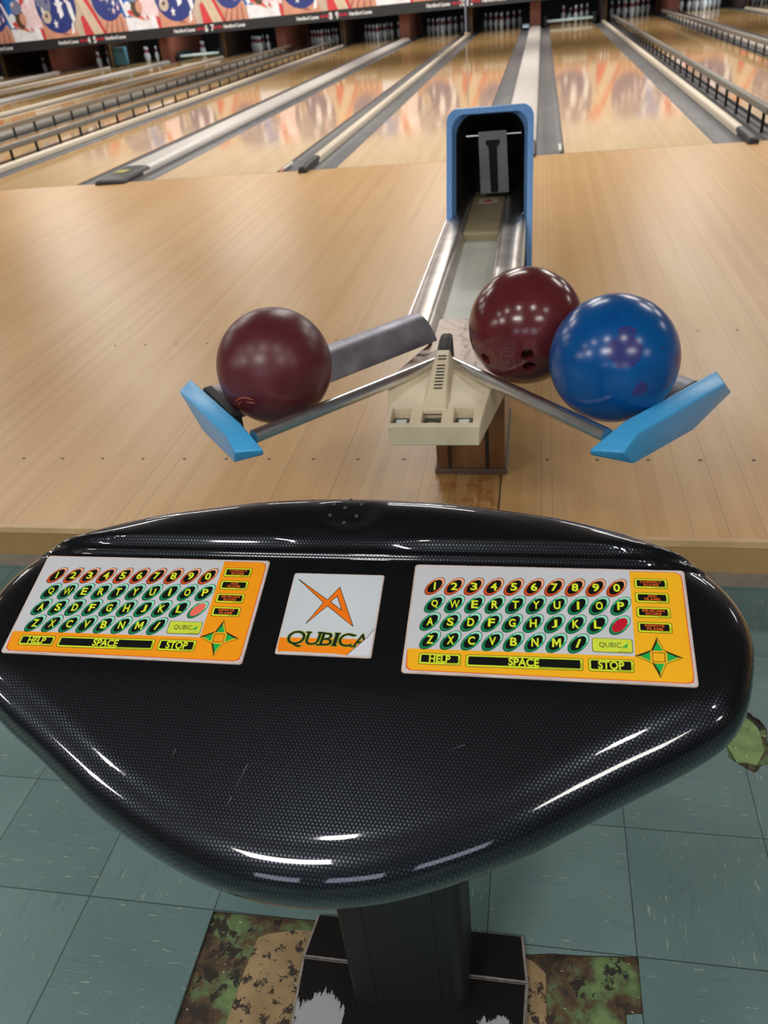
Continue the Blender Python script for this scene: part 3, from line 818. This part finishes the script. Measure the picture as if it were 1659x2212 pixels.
tm.xf(lambda x, y, z: (.1165 - z, -3.70 + x, .452 + y)).build('hood_screw', M_TUBE, br, hood, smooth=40)

# ------------------------------------------------------------------ balls
BR = .109
M_MAROON = ball_material('maroon_ball', (104, 44, 50), (88, 33, 41), .33)
M_MAROON2 = ball_material('scuffed_maroon_ball', (108, 44, 46), (90, 32, 37), .19, scuff=True)
M_BLUEBALL = ball_material('blue_ball', (8, 90, 158), (5, 76, 144), .22, patches=(66, 48, 112))
def sphere_bm(r, n=5):
    bm = bmesh.new(); bmesh.ops.create_icosphere(bm, subdivisions=n, radius=r); return bm
def ball(name, c, material, label):
    me = bpy.data.meshes.new(name); bm = sphere_bm(BR); bm.to_mesh(me); bm.free()
    me.materials.append(material); me.polygons.foreach_set('use_smooth', [True] * len(me.polygons))
    o = bpy.data.objects.new(name, me); COL.objects.link(o); o.location = c
    return tag(o, label, 'bowling ball', 'balls on the return')
BL, BM_, BB = Vector((-.3193, -5.2622, .5613)), Vector((.1500, -5.1405, .5818)), Vector((.3007, -5.2981, .5778))
b1 = ball('bowling_ball', BL, M_MAROON, 'plain maroon bowling ball alone on the left arm of the ball return')
b2 = ball('bowling_ball', BM_, M_MAROON2, 'maroon bowling ball with finger holes and engraved letters, leaning on the blue ball')
b3 = ball('bowling_ball', BB, M_BLUEBALL, 'marbled blue bowling ball on the right arm of the ball return')
holes = [Vector((-.675, -.66, -.331)), Vector((.038, -.99, -.138)), Vector((.07, -.923, -.379))]
cs = []
for h in holes:
    me = bpy.data.meshes.new('cutter'); bm = bmesh.new()
    rr_ = .0118
    bmesh.ops.create_cone(bm, cap_ends=True, segments=28, radius1=rr_, radius2=rr_, depth=.06); bm.to_mesh(me); bm.free()
    o = bpy.data.objects.new('cutter', me); COL.objects.link(o)
    hn = h.normalized(); o.matrix_world = Matrix.Translation(BM_ + hn * BR) @ hn.to_track_quat('Z', 'Y').to_matrix().to_4x4()
    cs.append(o)
bpy.context.view_layer.update(); cut(b2, cs)
b2.data.polygons.foreach_set('use_smooth', [True] * len(b2.data.polygons)); b2.data.set_sharp_from_angle(angle=math.radians(40))
if not b2.data.materials: b2.data.materials.append(M_MAROON2)
# engraved lettering: H O U S E B A L L running down the ball, letters turned a quarter
M_ENG = mat('pale_engraving', (150, 112, 116), .5)
cen = Vector((-.288, -.914, -.285)).normalized(); dwn = Vector((-.248 + .292, -.767 + .956, -.591 + .015)); dwn = (dwn - cen * dwn.dot(cen)).normalized(); rgt = dwn.cross(cen) * -1
if rgt.x < 0: rgt = -rgt
def on_ball(x, y):                                   # x along the line of text (down the ball), y towards letter tops (right)
    d = (cen + dwn * (x / BR) + rgt * (y / BR)).normalized()
    q = d * (BR + .0003); return (q.x + BM_.x, q.y + BM_.y, q.z + BM_.z)
tx = MB()
vs_, fs_, x0_, x1_, y0_, y1_ = text2d('HOUSEBALL', -.034)
for_scale = (.062 / (x1_ - x0_), .027 / (y1_ - y0_))
tx.add([on_ball((x - (x0_ + x1_) / 2) * for_scale[0], (y - (y0_ + y1_) / 2) * for_scale[1]) for x, y in vs_], fs_)
tx.build('engraving', M_ENG, b2)
# worn orange ring print on the left ball
M_OR = mat('orange_print', (196, 98, 58), .5)
arcs = [[(-.535, -.768, -.352), (-.475, -.839, -.264), (-.399, -.895, -.199), (-.315, -.935, -.161), (-.23, -.961, -.157), (-.135, -.974, -.182)],
        [(-.274, -.931, -.24), (-.184, -.953, -.24), (-.117, -.958, -.261)], [(-.488, -.778, -.395), (-.437, -.842, -.318), (-.381, -.885, -.268)]]
m = MB()
for a in arcs: m.tube([BL + Vector(q).normalized() * (BR + .0001) for q in a], [.0004] + [.0011] * (len(a) - 2) + [.0005], 6)
m.build('printed_ring', M_OR, b1)

# ------------------------------------------------------------------ scoring console
ZC = .67
KS = (CAM.z - ZC) / (CAM.z - .65)
O65 = Vector((-.01724807, -6.07433597, .65))
OC = CAM + (O65 - CAM) * KS
cu_, cv_, cn_ = Vector((.99994324, -.00601587, .00879398)), Vector((.00329843, .95958844, .2813879)), Vector((-.00096722, -.28138624, .95959411))
def CT(x, y, n=0): return OC + (cu_ * x + cv_ * y + cn_ * n) * KS
con = thing('scoring_console', 'glossy black scoring console with two orange and grey keypads on a pedestal', 'console', (0, -6.0, ZF))
half = [(0, .1535), (.05, .152), (.1, .1475), (.16, .1385), (.22, .1275), (.28, .1095), (.325, .089), (.356, .064), (.374, .034), (.3805, .002), (.377, -.03), (.366, -.066), (.347, -.093),
        (.31, -.119), (.266, -.1445), (.222, -.171), (.187, -.1915), (.132, -.217), (.083, -.2345), (.04, -.2435), (0, -.2465)]
def catmull(pts, n):
    out = []
    for i in range(len(pts) - 1):
        p0 = pts[i - 1] if i else (2 * pts[0][0] - pts[1][0], pts[1][1]); p1, p2 = pts[i], pts[i + 1]
        p3 = pts[i + 2] if i + 2 < len(pts) else (-pts[-2][0], pts[-2][1])
        if i == 0: p0 = (-pts[1][0], pts[1][1])
        for k in range(n):
            t = k / n
            out.append(tuple(.5 * (2 * p1[j] + (p2[j] - p0[j]) * t + (2 * p0[j] - 5 * p1[j] + 4 * p2[j] - p3[j]) * t * t + (3 * p1[j] - p0[j] - 3 * p2[j] + p3[j]) * t ** 3) for j in (0, 1)))
    return out + [pts[-1]]
hr = catmull(half, 6)
OUT = np.array(hr + [(-x, y) for x, y in hr[-2:0:-1]])
# resample evenly
seg = np.linalg.norm(np.roll(OUT, -1, 0) - OUT, axis=1); cum = np.concatenate([[0], np.cumsum(seg)]); NB = 420
tt = np.linspace(0, cum[-1], NB, endpoint=False); cl = np.vstack([OUT, OUT[:1]])
OUT = np.stack([np.interp(tt, cum, cl[:, 0]), np.interp(tt, cum, cl[:, 1])], 1)
tan = np.roll(OUT, -1, 0) - np.roll(OUT, 1, 0); tan /= np.linalg.norm(tan, axis=1)[:, None]
NRM = np.stack([tan[:, 1], -tan[:, 0]], 1)            # inward for a clockwise loop
if ((OUT + NRM * .01) ** 2).sum() > (OUT ** 2).sum(): NRM = -NRM
def sm(a, b, x): t = np.clip((x - a) / (b - a), 0, 1); return t * t * (3 - 2 * t)
RND, DROP = .046, .030
def relief(x, y, d):
    h = np.zeros_like(x)
    mid = np.exp(-(x / .07) ** 4)                       # the lip is softer around the speaker
    h += .0035 * sm(.0645, .0685, y)
    h += (.0065 * sm(.073, .086, y)) * (1 - .75 * mid) + .004 * sm(.075, .105, y) * mid
    h += .002 * sm(.10, .135, y)
    r = np.sqrt((x / 1.15) ** 2 + (y - .1245) ** 2)      # shallow dish of the speaker
    h -= .0042 * (1 - sm(.012, .036, r)) * sm(.004, .03, d)
    lo = np.clip(-.070 - y, 0, None); h -= .10 * (np.sqrt(lo ** 2 + .012 ** 2) - .012)
    t = np.clip(1 - d / RND, 0, 1)
    h -= DROP * (1 - np.sqrt(np.clip(1 - t ** 2.3, 0, 1)))
    return h
ins = [0, .0006, .0016, .003, .005, .0075, .0105, .014, .018, .0225, .0275, .033]
ringpts = [OUT + NRM * q for q in ins]
inner = OUT + NRM * .036
STEP = .0036
gx, gy = np.meshgrid(np.arange(-.36, .3601, STEP), np.concatenate([np.arange(-.235, .06, STEP), np.arange(.0605, .0755, .0009), np.arange(.0765, .15, .0028)]))
gp = np.stack([gx.ravel() + (np.arange(gx.size) // gx.shape[1] % 2) * STEP / 2, gy.ravel()], 1)
dist = np.full(len(gp), 9.0)
for i in range(0, NB): dist = np.minimum(dist, np.hypot(gp[:, 0] - OUT[i, 0], gp[:, 1] - OUT[i, 1]))
inl = np.zeros(len(gp), bool); j = NB - 1
for i in range(NB):
    xi, yi = OUT[i]; xj, yj = OUT[j]
    c = ((yi > gp[:, 1]) != (yj > gp[:, 1]))
    with np.errstate(divide='ignore', invalid='ignore'): xx = (xj - xi) * (gp[:, 1] - yi) / (yj - yi) + xi
    inl ^= c & (gp[:, 0] < xx); j = i
gp = gp[inl & (dist > .0355)]; gd = dist[inl & (dist > .0355)]
allp = np.vstack(ringpts + [gp]); alld = np.concatenate([np.full(NB, q) for q in ins] + [gd])
# true distance for the ring points near tight curves
cv2, ce2, cf2, vmap, *_ = delaunay_2d_cdt([Vector(q) for q in allp], [(i, (i + 1) % NB) for i in range(NB)], [], 1, 1e-7)
P2 = np.array([(q.x, q.y) for q in cv2]); D2 = np.array([alld[m_[0]] if len(m_) else .02 for m_ in vmap])
Hh = relief(P2[:, 0], P2[:, 1], D2)
mb = MB()
mb.v = [tuple(CT(x, y, h)) for (x, y), h in zip(P2, Hh)]
mb.f = [list(f) for f in cf2]; mb.m = [0] * len(mb.f)
uv = [(x * KS, y * KS - .8 * (DROP * 0) + 0) for x, y in P2]
# skirt: widest line, then curling under
hb = relief(OUT[:, 0], OUT[:, 1], np.zeros(NB))
prev = None
lev = [(0, 0), (-.0006, -.006), (.0004, -.012), (.004, -.019), (.010, -.0245), (.02, -.028), (.06, -.030)]
base0 = len(mb.v)
for q, dz in lev:
    pp = OUT + NRM * q
    for i in range(NB):
        mb.v.append(tuple(CT(pp[i, 0], pp[i, 1], hb[i] + dz))); uv.append((OUT[i, 0] * KS - NRM[i, 0] * -dz * 1, OUT[i, 1] * KS + NRM[i, 1] * dz))
for r in range(len(lev) - 1):
    for i in range(NB):
        k2 = (i + 1) % NB; a = base0 + r * NB
        mb.f.append([a + i, a + k2, a + NB + k2, a + NB + i]); mb.m.append(0 if r < 2 else 1)
mb.f.append([base0 + (len(lev) - 1) * NB + i for i in range(NB)][::-1]); mb.m.append(1)
mb.uv = uv
M_UNDER = mat('satin_black_shell', (13, 14, 16), .3, noise=.05)
sh = mb.build('console_top', [M_CARBON, M_UNDER], con, smooth=True)
bm = bmesh.new(); bm.from_mesh(sh.data); bmesh.ops.remove_doubles(bm, verts=bm.verts, dist=2e-5); bmesh.ops.recalc_face_normals(bm, faces=bm.faces); bm.to_mesh(sh.data); bm.free()
sh.data.polygons.foreach_set('use_smooth', [True] * len(sh.data.polygons))
# speaker holes
M_HOLE = mat('hole_rim', (70, 70, 70), .4)
for hx, hy in ((-.0043, .1425), (-.0203, .1335), (.0092, .1341), (-.0074, .1286), (-.0213, .1162), (.0069, .1168), (-.0048, .1072)):
    h = float(relief(np.array([hx]), np.array([hy]), np.array([min(.05, .153 - hy)]))[0])
    q = MB()
    q.lathe([(.0009, .0012), (.0019, .0012), (.0024, .0002), (.0024, -.002)], 14, (0, 0, 0), 0); q.lathe([(0, .0004), (.0012, .0004)], 14, (0, 0, 0), 1)
    q.xf(lambda x, y, z: CT(hx + x, hy + y, h + z - .0004)).build('speaker_hole', [M_HOLE, M_BLACK], con, sh, smooth=40)

sc = MB()
for (ax_, ay_, bx_, by_, wd_) in ((-.055, -.175, -.048, -.150, .0006), (-.058, -.186, -.056, -.178, .0009), (-.118, -.150, -.116, -.142, .0006), (.12, -.128, .135, -.121, .0005)):
    d_ = Vector((bx_ - ax_, by_ - ay_)).normalized(); nx_, ny_ = -d_.y * wd_, d_.x * wd_
    q = []
    for X_, Y_ in ((ax_, ay_), (bx_ - nx_, by_ - ny_), (bx_ + nx_ * .3, by_ + ny_ * .3)):
        dd_ = float(np.min(np.hypot(OUT[:, 0] - X_, OUT[:, 1] - Y_)))
        q.append(CT(X_, Y_, float(relief(np.array([X_]), np.array([Y_]), np.array([dd_]))[0]) + .0003))
    sc.poly(q)
sc.build('scratch', mat('pale_scratch', (84, 86, 90), .6), con, sh)

# ---- keypads (coordinates in millimetres about each keypad's centre)
M_KG = mat('keypad_grey', (204, 206, 212), .3, noise=.03, scale=8)
M_KO1 = mat('keypad_orange_left', (255, 158, 24), .3, noise=.03, scale=8)
M_KO2 = mat('keypad_orange_right', (255, 184, 34), .3, noise=.03, scale=8)
M_KEDGE = mat('worn_keypad_edge', (206, 186, 176), .4, noise=.1, scale=40)
M_KBURN = mat('orange_bleed', (236, 96, 40), .35, noise=.08, scale=30)
M_KB = mat('key_black', (15, 18, 16), .3, noise=.02)
M_KY = mat('key_yellow', (222, 236, 50), .35, noise=.02)
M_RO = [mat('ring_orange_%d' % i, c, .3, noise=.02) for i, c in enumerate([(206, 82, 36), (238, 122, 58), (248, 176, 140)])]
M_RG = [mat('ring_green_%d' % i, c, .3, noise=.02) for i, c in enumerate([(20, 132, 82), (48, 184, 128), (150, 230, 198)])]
M_KOT = mat('key_orange_text', (240, 108, 32), .35, noise=.02)
M_ARG = mat('arrow_green', (28, 176, 76), .35, noise=.02)
M_ARY = mat('arrow_gold', (232, 196, 40), .35, noise=.02)
M_ARD = mat('arrow_dark', (48, 26, 8), .4, noise=.02)
M_REDK = [mat('key_salmon', (246, 112, 92), .35, noise=.02), mat('key_red', (196, 22, 44), .35, noise=.02)]
M_QK = mat('key_lime', (212, 226, 66), .35, noise=.03)
M_QT = mat('logo_dark_green', (38, 84, 40), .4)
KW, KH = 250.0, 119.5
def rounded(x0, x1, y0, y1, r, n=5):
    p = []
    for cx, cy, a0 in ((x1 - r, y1 - r, 0), (x0 + r, y1 - r, 90), (x0 + r, y0 + r, 180), (x1 - r, y0 + r, 270)):
        for k in range(n + 1):
            a = math.radians(a0 + 90 * k / n); p.append((cx + r * math.cos(a), cy + r * math.sin(a)))
    return p
PN = 1.2                                                # panel top above the recess plane, mm
def keypad(cx, cy, idx):
    where = 'left' if idx == 0 else 'right'
    F = lambda x, y, n: CT(cx + x / 1000, cy + y / 1000, n / 1000)
    def flat(m, pts, n, c): m.poly([F(x, y, n) for x, y in pts], c)
    m = MB()
    r0 = rounded(-KW / 2, KW / 2, -KH / 2, KH / 2, 3.2)
    m.loft([[F(x, y, -1.5) for x, y in r0], [F(x, y, PN - .5) for x, y in r0], [F(x * .9975, y * .995, PN) for x, y in r0]], 1)
    e = 1.6
    flat(m, rounded(-KW / 2 + e, KW / 2 - e, -KH / 2 + e, KH / 2 - e, 4), PN + .04, 0)
    e = 2.6
    rr = rounded(-KW / 2 + e, KW / 2 - e, -KH / 2 + e, KH / 2 - e, 6)
    flat(m, rr, PN + .08, 0)
    W2, H2 = KW / 2 - 3.6, KH / 2 - 3.4
    e = 1.9
    flat(m, [(76.3, H2 + .4), (W2 - 6, H2 + .4), (W2 - 1.5, H2 - 1.5), (W2, H2 - 6), (W2, -H2 + 6), (W2 - 1.5, -H2 + 1.5), (W2 - 6, -H2), (76, -H2), (76, -34)], PN + .12, 2)
    flat(m, [(-W2 - .4, -35), (-W2 + 1.5, -H2 + 3), (-W2 + 5, -H2), (76.05, -H2), (76.05, -33.2)], PN + .12, 2)
    flat(m, [(76.3, H2 + .9), (W2 - 5, H2 + .9), (W2, H2 - 1.5), (W2 + .9, H2 - 6), (W2 + .9, -H2 + 6), (W2, -H2 + .5), (W2 - 5, -H2 - .9), (-W2 + 4, -H2 - .9), (-W2, -H2 + 2), (-W2 - .8, -36), (76.2, -34)], PN + .10, 3)
    kp = m.build('keypad', [M_KG, M_KEDGE, M_KO1 if idx == 0 else M_KO2, M_KBURN], con)
    kp['label'] = '%s keypad of the console' % where
    def oval(x, y, ch, ring, face=None):
        q = MB(); n = 40; a, b, s = 7.4, 9.9, .5
        def E(k, f, dx=0, dy=0): t = 2 * math.pi * k / n; return (x + dx + a * f * math.cos(t) + s * b * f * math.sin(t), y + dy + b * f * math.sin(t))
        flat(q, [E(k, 1.06) for k in range(n)], PN + .16, 0)
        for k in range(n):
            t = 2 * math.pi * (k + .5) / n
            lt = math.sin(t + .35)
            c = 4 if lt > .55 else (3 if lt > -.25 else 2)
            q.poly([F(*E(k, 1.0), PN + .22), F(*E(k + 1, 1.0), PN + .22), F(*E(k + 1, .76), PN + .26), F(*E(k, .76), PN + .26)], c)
        flat(q, [E(k, .77) for k in range(n)], PN + .27, 5 if face else 0)
        if ch: put_text(q, ch, x, y, {'I': 2.2, '1': None, 'W': 9.0, 'M': 7.6, '/': 5.0, 'J': 5.0}.get(ch, 6.2), 8.8, lambda u, v: F(u, v, PN + .34), {'1': .02, 'M': .012, 'W': .012}.get(ch, .03), 1)
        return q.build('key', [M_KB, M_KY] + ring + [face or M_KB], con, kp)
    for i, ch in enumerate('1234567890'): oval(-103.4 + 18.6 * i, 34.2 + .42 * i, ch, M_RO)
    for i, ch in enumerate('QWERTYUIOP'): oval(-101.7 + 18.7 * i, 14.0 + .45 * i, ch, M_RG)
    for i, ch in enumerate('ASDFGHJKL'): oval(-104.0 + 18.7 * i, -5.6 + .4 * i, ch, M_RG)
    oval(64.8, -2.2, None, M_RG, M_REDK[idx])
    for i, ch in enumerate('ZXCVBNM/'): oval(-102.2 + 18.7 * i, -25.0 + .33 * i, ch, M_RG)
    def button(x0, x1, y0, y1, words, tm, face=None, sk=0):
        q = MB()
        K = lambda pts: [(px, py + sk * (px - x0)) for px, py in pts]
        flat(q, K(rounded(x0, x1, y0, y1, 2.2)), PN + .16, 0)
        flat(q, K(rounded(x0 + .5, x1 - .5, y0 + .5, y1 - .5, 2)), PN + .20, 2)
        flat(q, K(rounded(x0 + 2.2, x1 - 2.4, y0 + 2.2, y1 - 1.9, .8)), PN + .24, 3)
        # dark L-shaped accent printed in the lower right of the border
        xm = x0 + (x1 - x0) * .62
        for (ax0, ax1, ay0, ay1) in ((xm, x1 - 2, y0 + 1.15, y0 + 1.55), (x1 - 1.7, x1 - 1.25, y0 + 2, y0 + (y1 - y0) * .6)):
            flat(q, K([(ax0, ay0), (ax1, ay0), (ax1, ay1), (ax0, ay1)]), PN + .24, 0)
        n = len(words); hh = (y1 - y0 - 4.4)
        for i, wd in enumerate(words):
            ch = hh / n * (.78 if n > 1 else 1.0)
            yy = (y0 + y1) / 2 + .2 + (hh / n) * ((n - 1) / 2 - i)
            put_text(q, wd, (x0 + x1) / 2, yy + sk * (x1 - x0) / 2, min(len(wd) * ch * (.66 if n == 1 else 1.02), (x1 - x0) - 6.5), ch, lambda u, v: F(u, v, PN + .3), .03 if n == 1 else .02, 1)
        return q.build('key', [M_KB, tm, M_KY, face or M_KB], con, kp)
    button(-110.5, -72.8, -50.6, -39.0, ['HELP'], M_KY, sk=.008)
    button(-68.6, 32.4, -51.0, -38.6, ['SPACE'], M_KY, sk=.012)
    button(36.6, 74.6, -49.6, -37.0, ['STOP'], M_KY, sk=.005)
    for i, ws in enumerate((['CORRECT', 'SCORE'], ['ADD', 'FRAME'], ['RE-SCAN', 'SCORE'], ['REMOVE', 'FRAME'])):
        y1 = 49.4 - 15.75 * i; button(79.8, 109.0, y1 - 11.2, y1, ws, M_KOT)
    q = MB(); x0, x1, y0, y1 = 40.3, 74.6, -30.6, -16.2
    flat(q, rounded(x0, x1, y0, y1, 2.2), PN + .16, 0); flat(q, rounded(x0 + .5, x1 - .5, y0 + .6, y1 - .4, 2), PN + .20, 1)
    flat(q, [(x0 + 22, y0 + 1.1), (x1 - 2.4, y0 + 1.1), (x1 - 2.4, y0 + 1.5), (x0 + 22, y0 + 1.5)], PN + .24, 0)
    put_text(q, 'QUBIC', 55.6, -23.4, 18.5, 5.8, lambda u, v: F(u, v, PN + .3), 0.0, 2)
    flat(q, [(64.2, -26.4), (70.6, -20.6), (69.4, -26.6), (68.6, -24.6)], PN + .3, 3)
    q.build('key', [M_KB, M_QK, M_QT, M_ARG], con, kp)
    ac = (95.2, -33.0)
    for ang, dx, dy, ln, hw in ((90, 0, 4.6, 14.2, 5.9), (-90, .2, -4.8, 14.2, 5.8), (180, -5.2, .2, 13.6, 6.3), (0, 5.4, .2, 13.6, 6.3)):
        q = MB(); ca, sa = math.cos(math.radians(ang)), math.sin(math.radians(ang))
        G = lambda t, wv: (ac[0] + dx + ca * t - sa * wv, ac[1] + dy + sa * t + ca * wv)
        flat(q, [G(-.6, -hw - .8), G(-.6, hw + .8), G(ln + 1.2, 0)], PN + .16, 0)
        flat(q, [G(0, -hw), G(0, 0), G(ln, 0)], PN + .2, 1 if ang in (0, 90) else 0)
        flat(q, [G(0, 0), G(0, hw), G(ln, 0)], PN + .2, 1 if ang in (180, -90) else 0)
        flat(q, [G(0, -hw), G(0, hw), G(1.6, hw * .72), G(1.6, -hw * .72)], PN + .22, 3)
        flat(q, [G(1.6, -hw * .7), G(1.6, hw * .7), G(ln * .74, 0)], PN + .26, 2)
        q.build('key', [M_ARD, M_ARY, M_ARG, M_KO2], con, kp)
keypad(-.1993, .0002, 0); keypad(.1994, -.0002, 1)
# ---- centre plate with the maker's mark
def plate():
    F = lambda x, y, n: CT(x / 1000, (y - .6) / 1000, n / 1000)
    M_PG = mat('plate_grey', (202, 209, 215), .3, noise=.03, scale=8); M_PO = mat('plate_orange', (250, 138, 22), .3, noise=.03)
    M_LG = mat('logo_orange', (248, 122, 24), .3, noise=.03); M_LIME = mat('logo_olive', (140, 158, 40), .35); M_INK = mat('logo_ink', (18, 36, 18), .35)
    M_PEEL = mat('peeled_film', (214, 214, 222), .2, noise=.04)
    m = MB(); hw, hh = 45.7, 46.2
    r0 = rounded(-hw, hw, -hh, hh, 2.2)
    m.loft([[F(x, y, -1.5) for x, y in r0], [F(x, y, PN - .5) for x, y in r0], [F(x * .993, y * .993, PN) for x, y in r0]], 1)
    fl = lambda pts, n, c: m.poly([F(x, y, PN + n) for x, y in pts], c)
    fl(rounded(-hw + 1.2, hw - 1.2, -hh + 1.2, hh - 1.2, 2.5), .04, 0)
    fl([(-44.4, -28.6), (28.5, -27.2), (38, -28.2), (22, -44.6), (10, -43.6), (-38, -43.4), (-42, -44.4), (-44.2, -40)], .08, 2)
    pl = m.build('name_plate', [M_PG, M_KEDGE, M_PO], con)
    lg = MB(); a, b, c, d, e, f, g, h1, h2, h3 = (-40.2, 38.6), (-6.2, 14.9), (3.5, 30.3), (23.7, -13.8), (-5, 8.1), (-22.5, -12.8), (-9.7, 11.8), (-2.9, 12.9), (2.7, 19.8), (9.9, 3.5)
    shapes = [[a, b, g], [g, b, h1, e], [g, e, f], [b, c, h2, h1], [c, d, h3, h2], [d, e, h1, h3]]
    for s_ in shapes: lg.poly([F(x, y, PN + .16) for x, y in s_], 0)
    def line(p, q, wd=.55):
        p, q = Vector(p), Vector(q); nn = Vector((-(q - p).y, (q - p).x)).normalized() * wd
        lg.poly([F(*(p + nn), PN + .2), F(*(q + nn), PN + .2), F(*(q - nn), PN + .2), F(*(p - nn), PN + .2)], 1)
    for p, q in ((a, b), (b, c), (c, d), (d, e), (e, f), (f, g), (g, a), (h1, h2), (h2, h3), (h3, h1)): line(p, q, .32)
    lg.build('logo', [M_LG, M_INK], con, pl)
    wd = MB(); x = -37.0
    for ch, wv, hv in (('Q', 17.0, 17.2), ('U', 13.0, 13.6), ('B', 11.2, 13.6), ('I', 3.4, 13.6), ('C', 13.0, 14.0), ('A', 13.6, 13.8)):
        yc = -28.6 if ch != 'Q' else -29.6
        for bold, n, c, gr in ((.03, .12, 0, 1.0), (.0, .2, 1, 0)):
            put_text(wd, ch, x + wv / 2, yc, wv + gr * 1.5, hv + gr * 1.5, lambda u, v, n=n: F(u, v, PN + n), bold, c, .12)
            bars = {'U': [(-.44, 6.6), (.42, 6.6)], 'B': [(-.52, 6.5), (-.52, -6.5)], 'I': [(0, 6.5), (0, -6.5)], 'A': [(-.46, -6.6), (.46, -6.6)], 'C': [(.44, 5.2)]}.get(ch, [])
            for fx, dy in bars:
                px = x + wv / 2 + fx * wv + .12 * dy; g2 = .6 * gr
                pts = [(px - 2.6 - g2, yc + dy - .65 - g2), (px + 2.6 + g2, yc + dy - .65 - g2), (px + 2.6 + g2, yc + dy + .65 + g2), (px - 2.6 - g2, yc + dy + .65 + g2)]
                wd.poly([F(u, v, PN + n + .01) for u, v in pts], c)
        x += wv + 1.3
    wd.build('lettering', [M_LIME, M_INK], con, pl)
    pe = MB()
    pts = [(44.3, -15.6), (40, -24), (30, -36), (22.5, -44.8), (38, -45.2), (43.6, -43), (44.6, -38)]
    pe.loft([[F(x, y, PN + .24) for x, y in pts], [F(x, y, PN + .55) for x, y in pts]], 0)
    for q0, q1 in zip(pts[:3], pts[1:4]): pe.add([F(q0[0] - .35, q0[1], PN + .57), F(q0[0] + .35, q0[1] - .2, PN + .57), F(q1[0] + .35, q1[1] - .2, PN + .57), F(q1[0] - .35, q1[1], PN + .57)], [(0, 1, 2, 3)], 1)
    pe.build('torn_corner', [M_PEEL, mat('torn_edge', (108, 92, 84), .6)], con, pl)
plate()
# ---- pedestal and foot of the console
M_CPED = mat('black_pedestal', (15, 15, 17), .5, noise=.08, scale=12)
x0, x1, yf, yb = -.082, .085, -6.06, -5.955
prof = [(x0, yb), (x0, yf + .004), (x0 + .004, yf), (x1 - .024, yf)] + [(x1 - .024 + .024 * math.sin(a), yf + .024 - .024 * math.cos(a)) for a in [math.pi / 2 * k / 8 for k in range(1, 9)]] + [(x1, yb)]
MB().loft([[(x, y, ZF + .012) for x, y in prof[::-1]], [(x, y, .60 + (y + 6.0) * .28) for x, y in prof[::-1]]]).build('pedestal', M_CPED, con, smooth=35)
for xx in (x0 + .034, x0 + .127): MB().box(xx - .0011, xx + .0011, yf - .0008, yf + .01, ZF + .012, .55).build('pedestal_seam', M_BLACK, con)
MB().box(x0 + .127, x0 + .131, yf - .0012, yf + .01, ZF + .012, .55).build('pedestal_lip', M_CPED, con)
def foot_material():
    n = NT('scuffed_black_foot'); p = n.pos(); X, Y, Z = n.xyz(p)
    s = n.noise(n.mapn(p, (34, 9, 20)), 1.0, 8, .75)
    d = None
    for c_, r_ in (((-.135, -6.092), .040), ((.125, -6.082), .034)):
        vm = n.n('ShaderNodeVectorMath', operation='DISTANCE'); n.l(n.comb(X, Y, 0), vm.inputs[0]); vm.inputs[1].default_value = (c_[0], c_[1], 0)
        q = n.math('SUBTRACT', 1.0, n.math('DIVIDE', vm.outputs['Value'], r_)); d = q if d is None else n.math('MAXIMUM', d, q)
    f = n.math('GREATER_THAN', n.math('ADD', n.math('MULTIPLY', d, .45), n.math('SUBTRACT', s, .5)), .06)
    n.set(color=n.mix(f, lin((22, 20, 21)), lin((150, 152, 156))), rough=n.math('ADD', .3, n.math('MULTIPLY', f, .3))); return n.m
M_FOOT = foot_material(); M_WORN = mat('worn_foot_edge', (128, 122, 118), .6, noise=.2, scale=90)
def slab(pts, z0, z1, name):
    m = MB(); c = Vector((sum(p[0] for p in pts) / len(pts), sum(p[1] for p in pts) / len(pts)))
    ins_ = [((p[0] - c.x) * .975 + c.x, (p[1] - c.y) * .955 + c.y) for p in pts]
    m.loft([[(x, y, z0) for x, y in pts], [(x, y, z1 - .003) for x, y in pts]], 1, True, True, False)
    m.loft([[(x, y, z1 - .003) for x, y in pts], [(x, y, z1) for x, y in ins_]], 1, True, False, False)
    m.poly([(x, y, z1) for x, y in ins_], 0)
    return m.build(name, [M_FOOT, M_WORN], con)
slab([(-.178, -6.0015), (.172, -6.0015), (.164, -5.932), (-.170, -5.932)], ZF - .004, ZF + .012, 'foot_plate')
slab([(-.168, -6.16), (.166, -6.16), (.172, -6.0025), (-.178, -6.0025)], ZF - .004, ZF + .012, 'foot_plate')
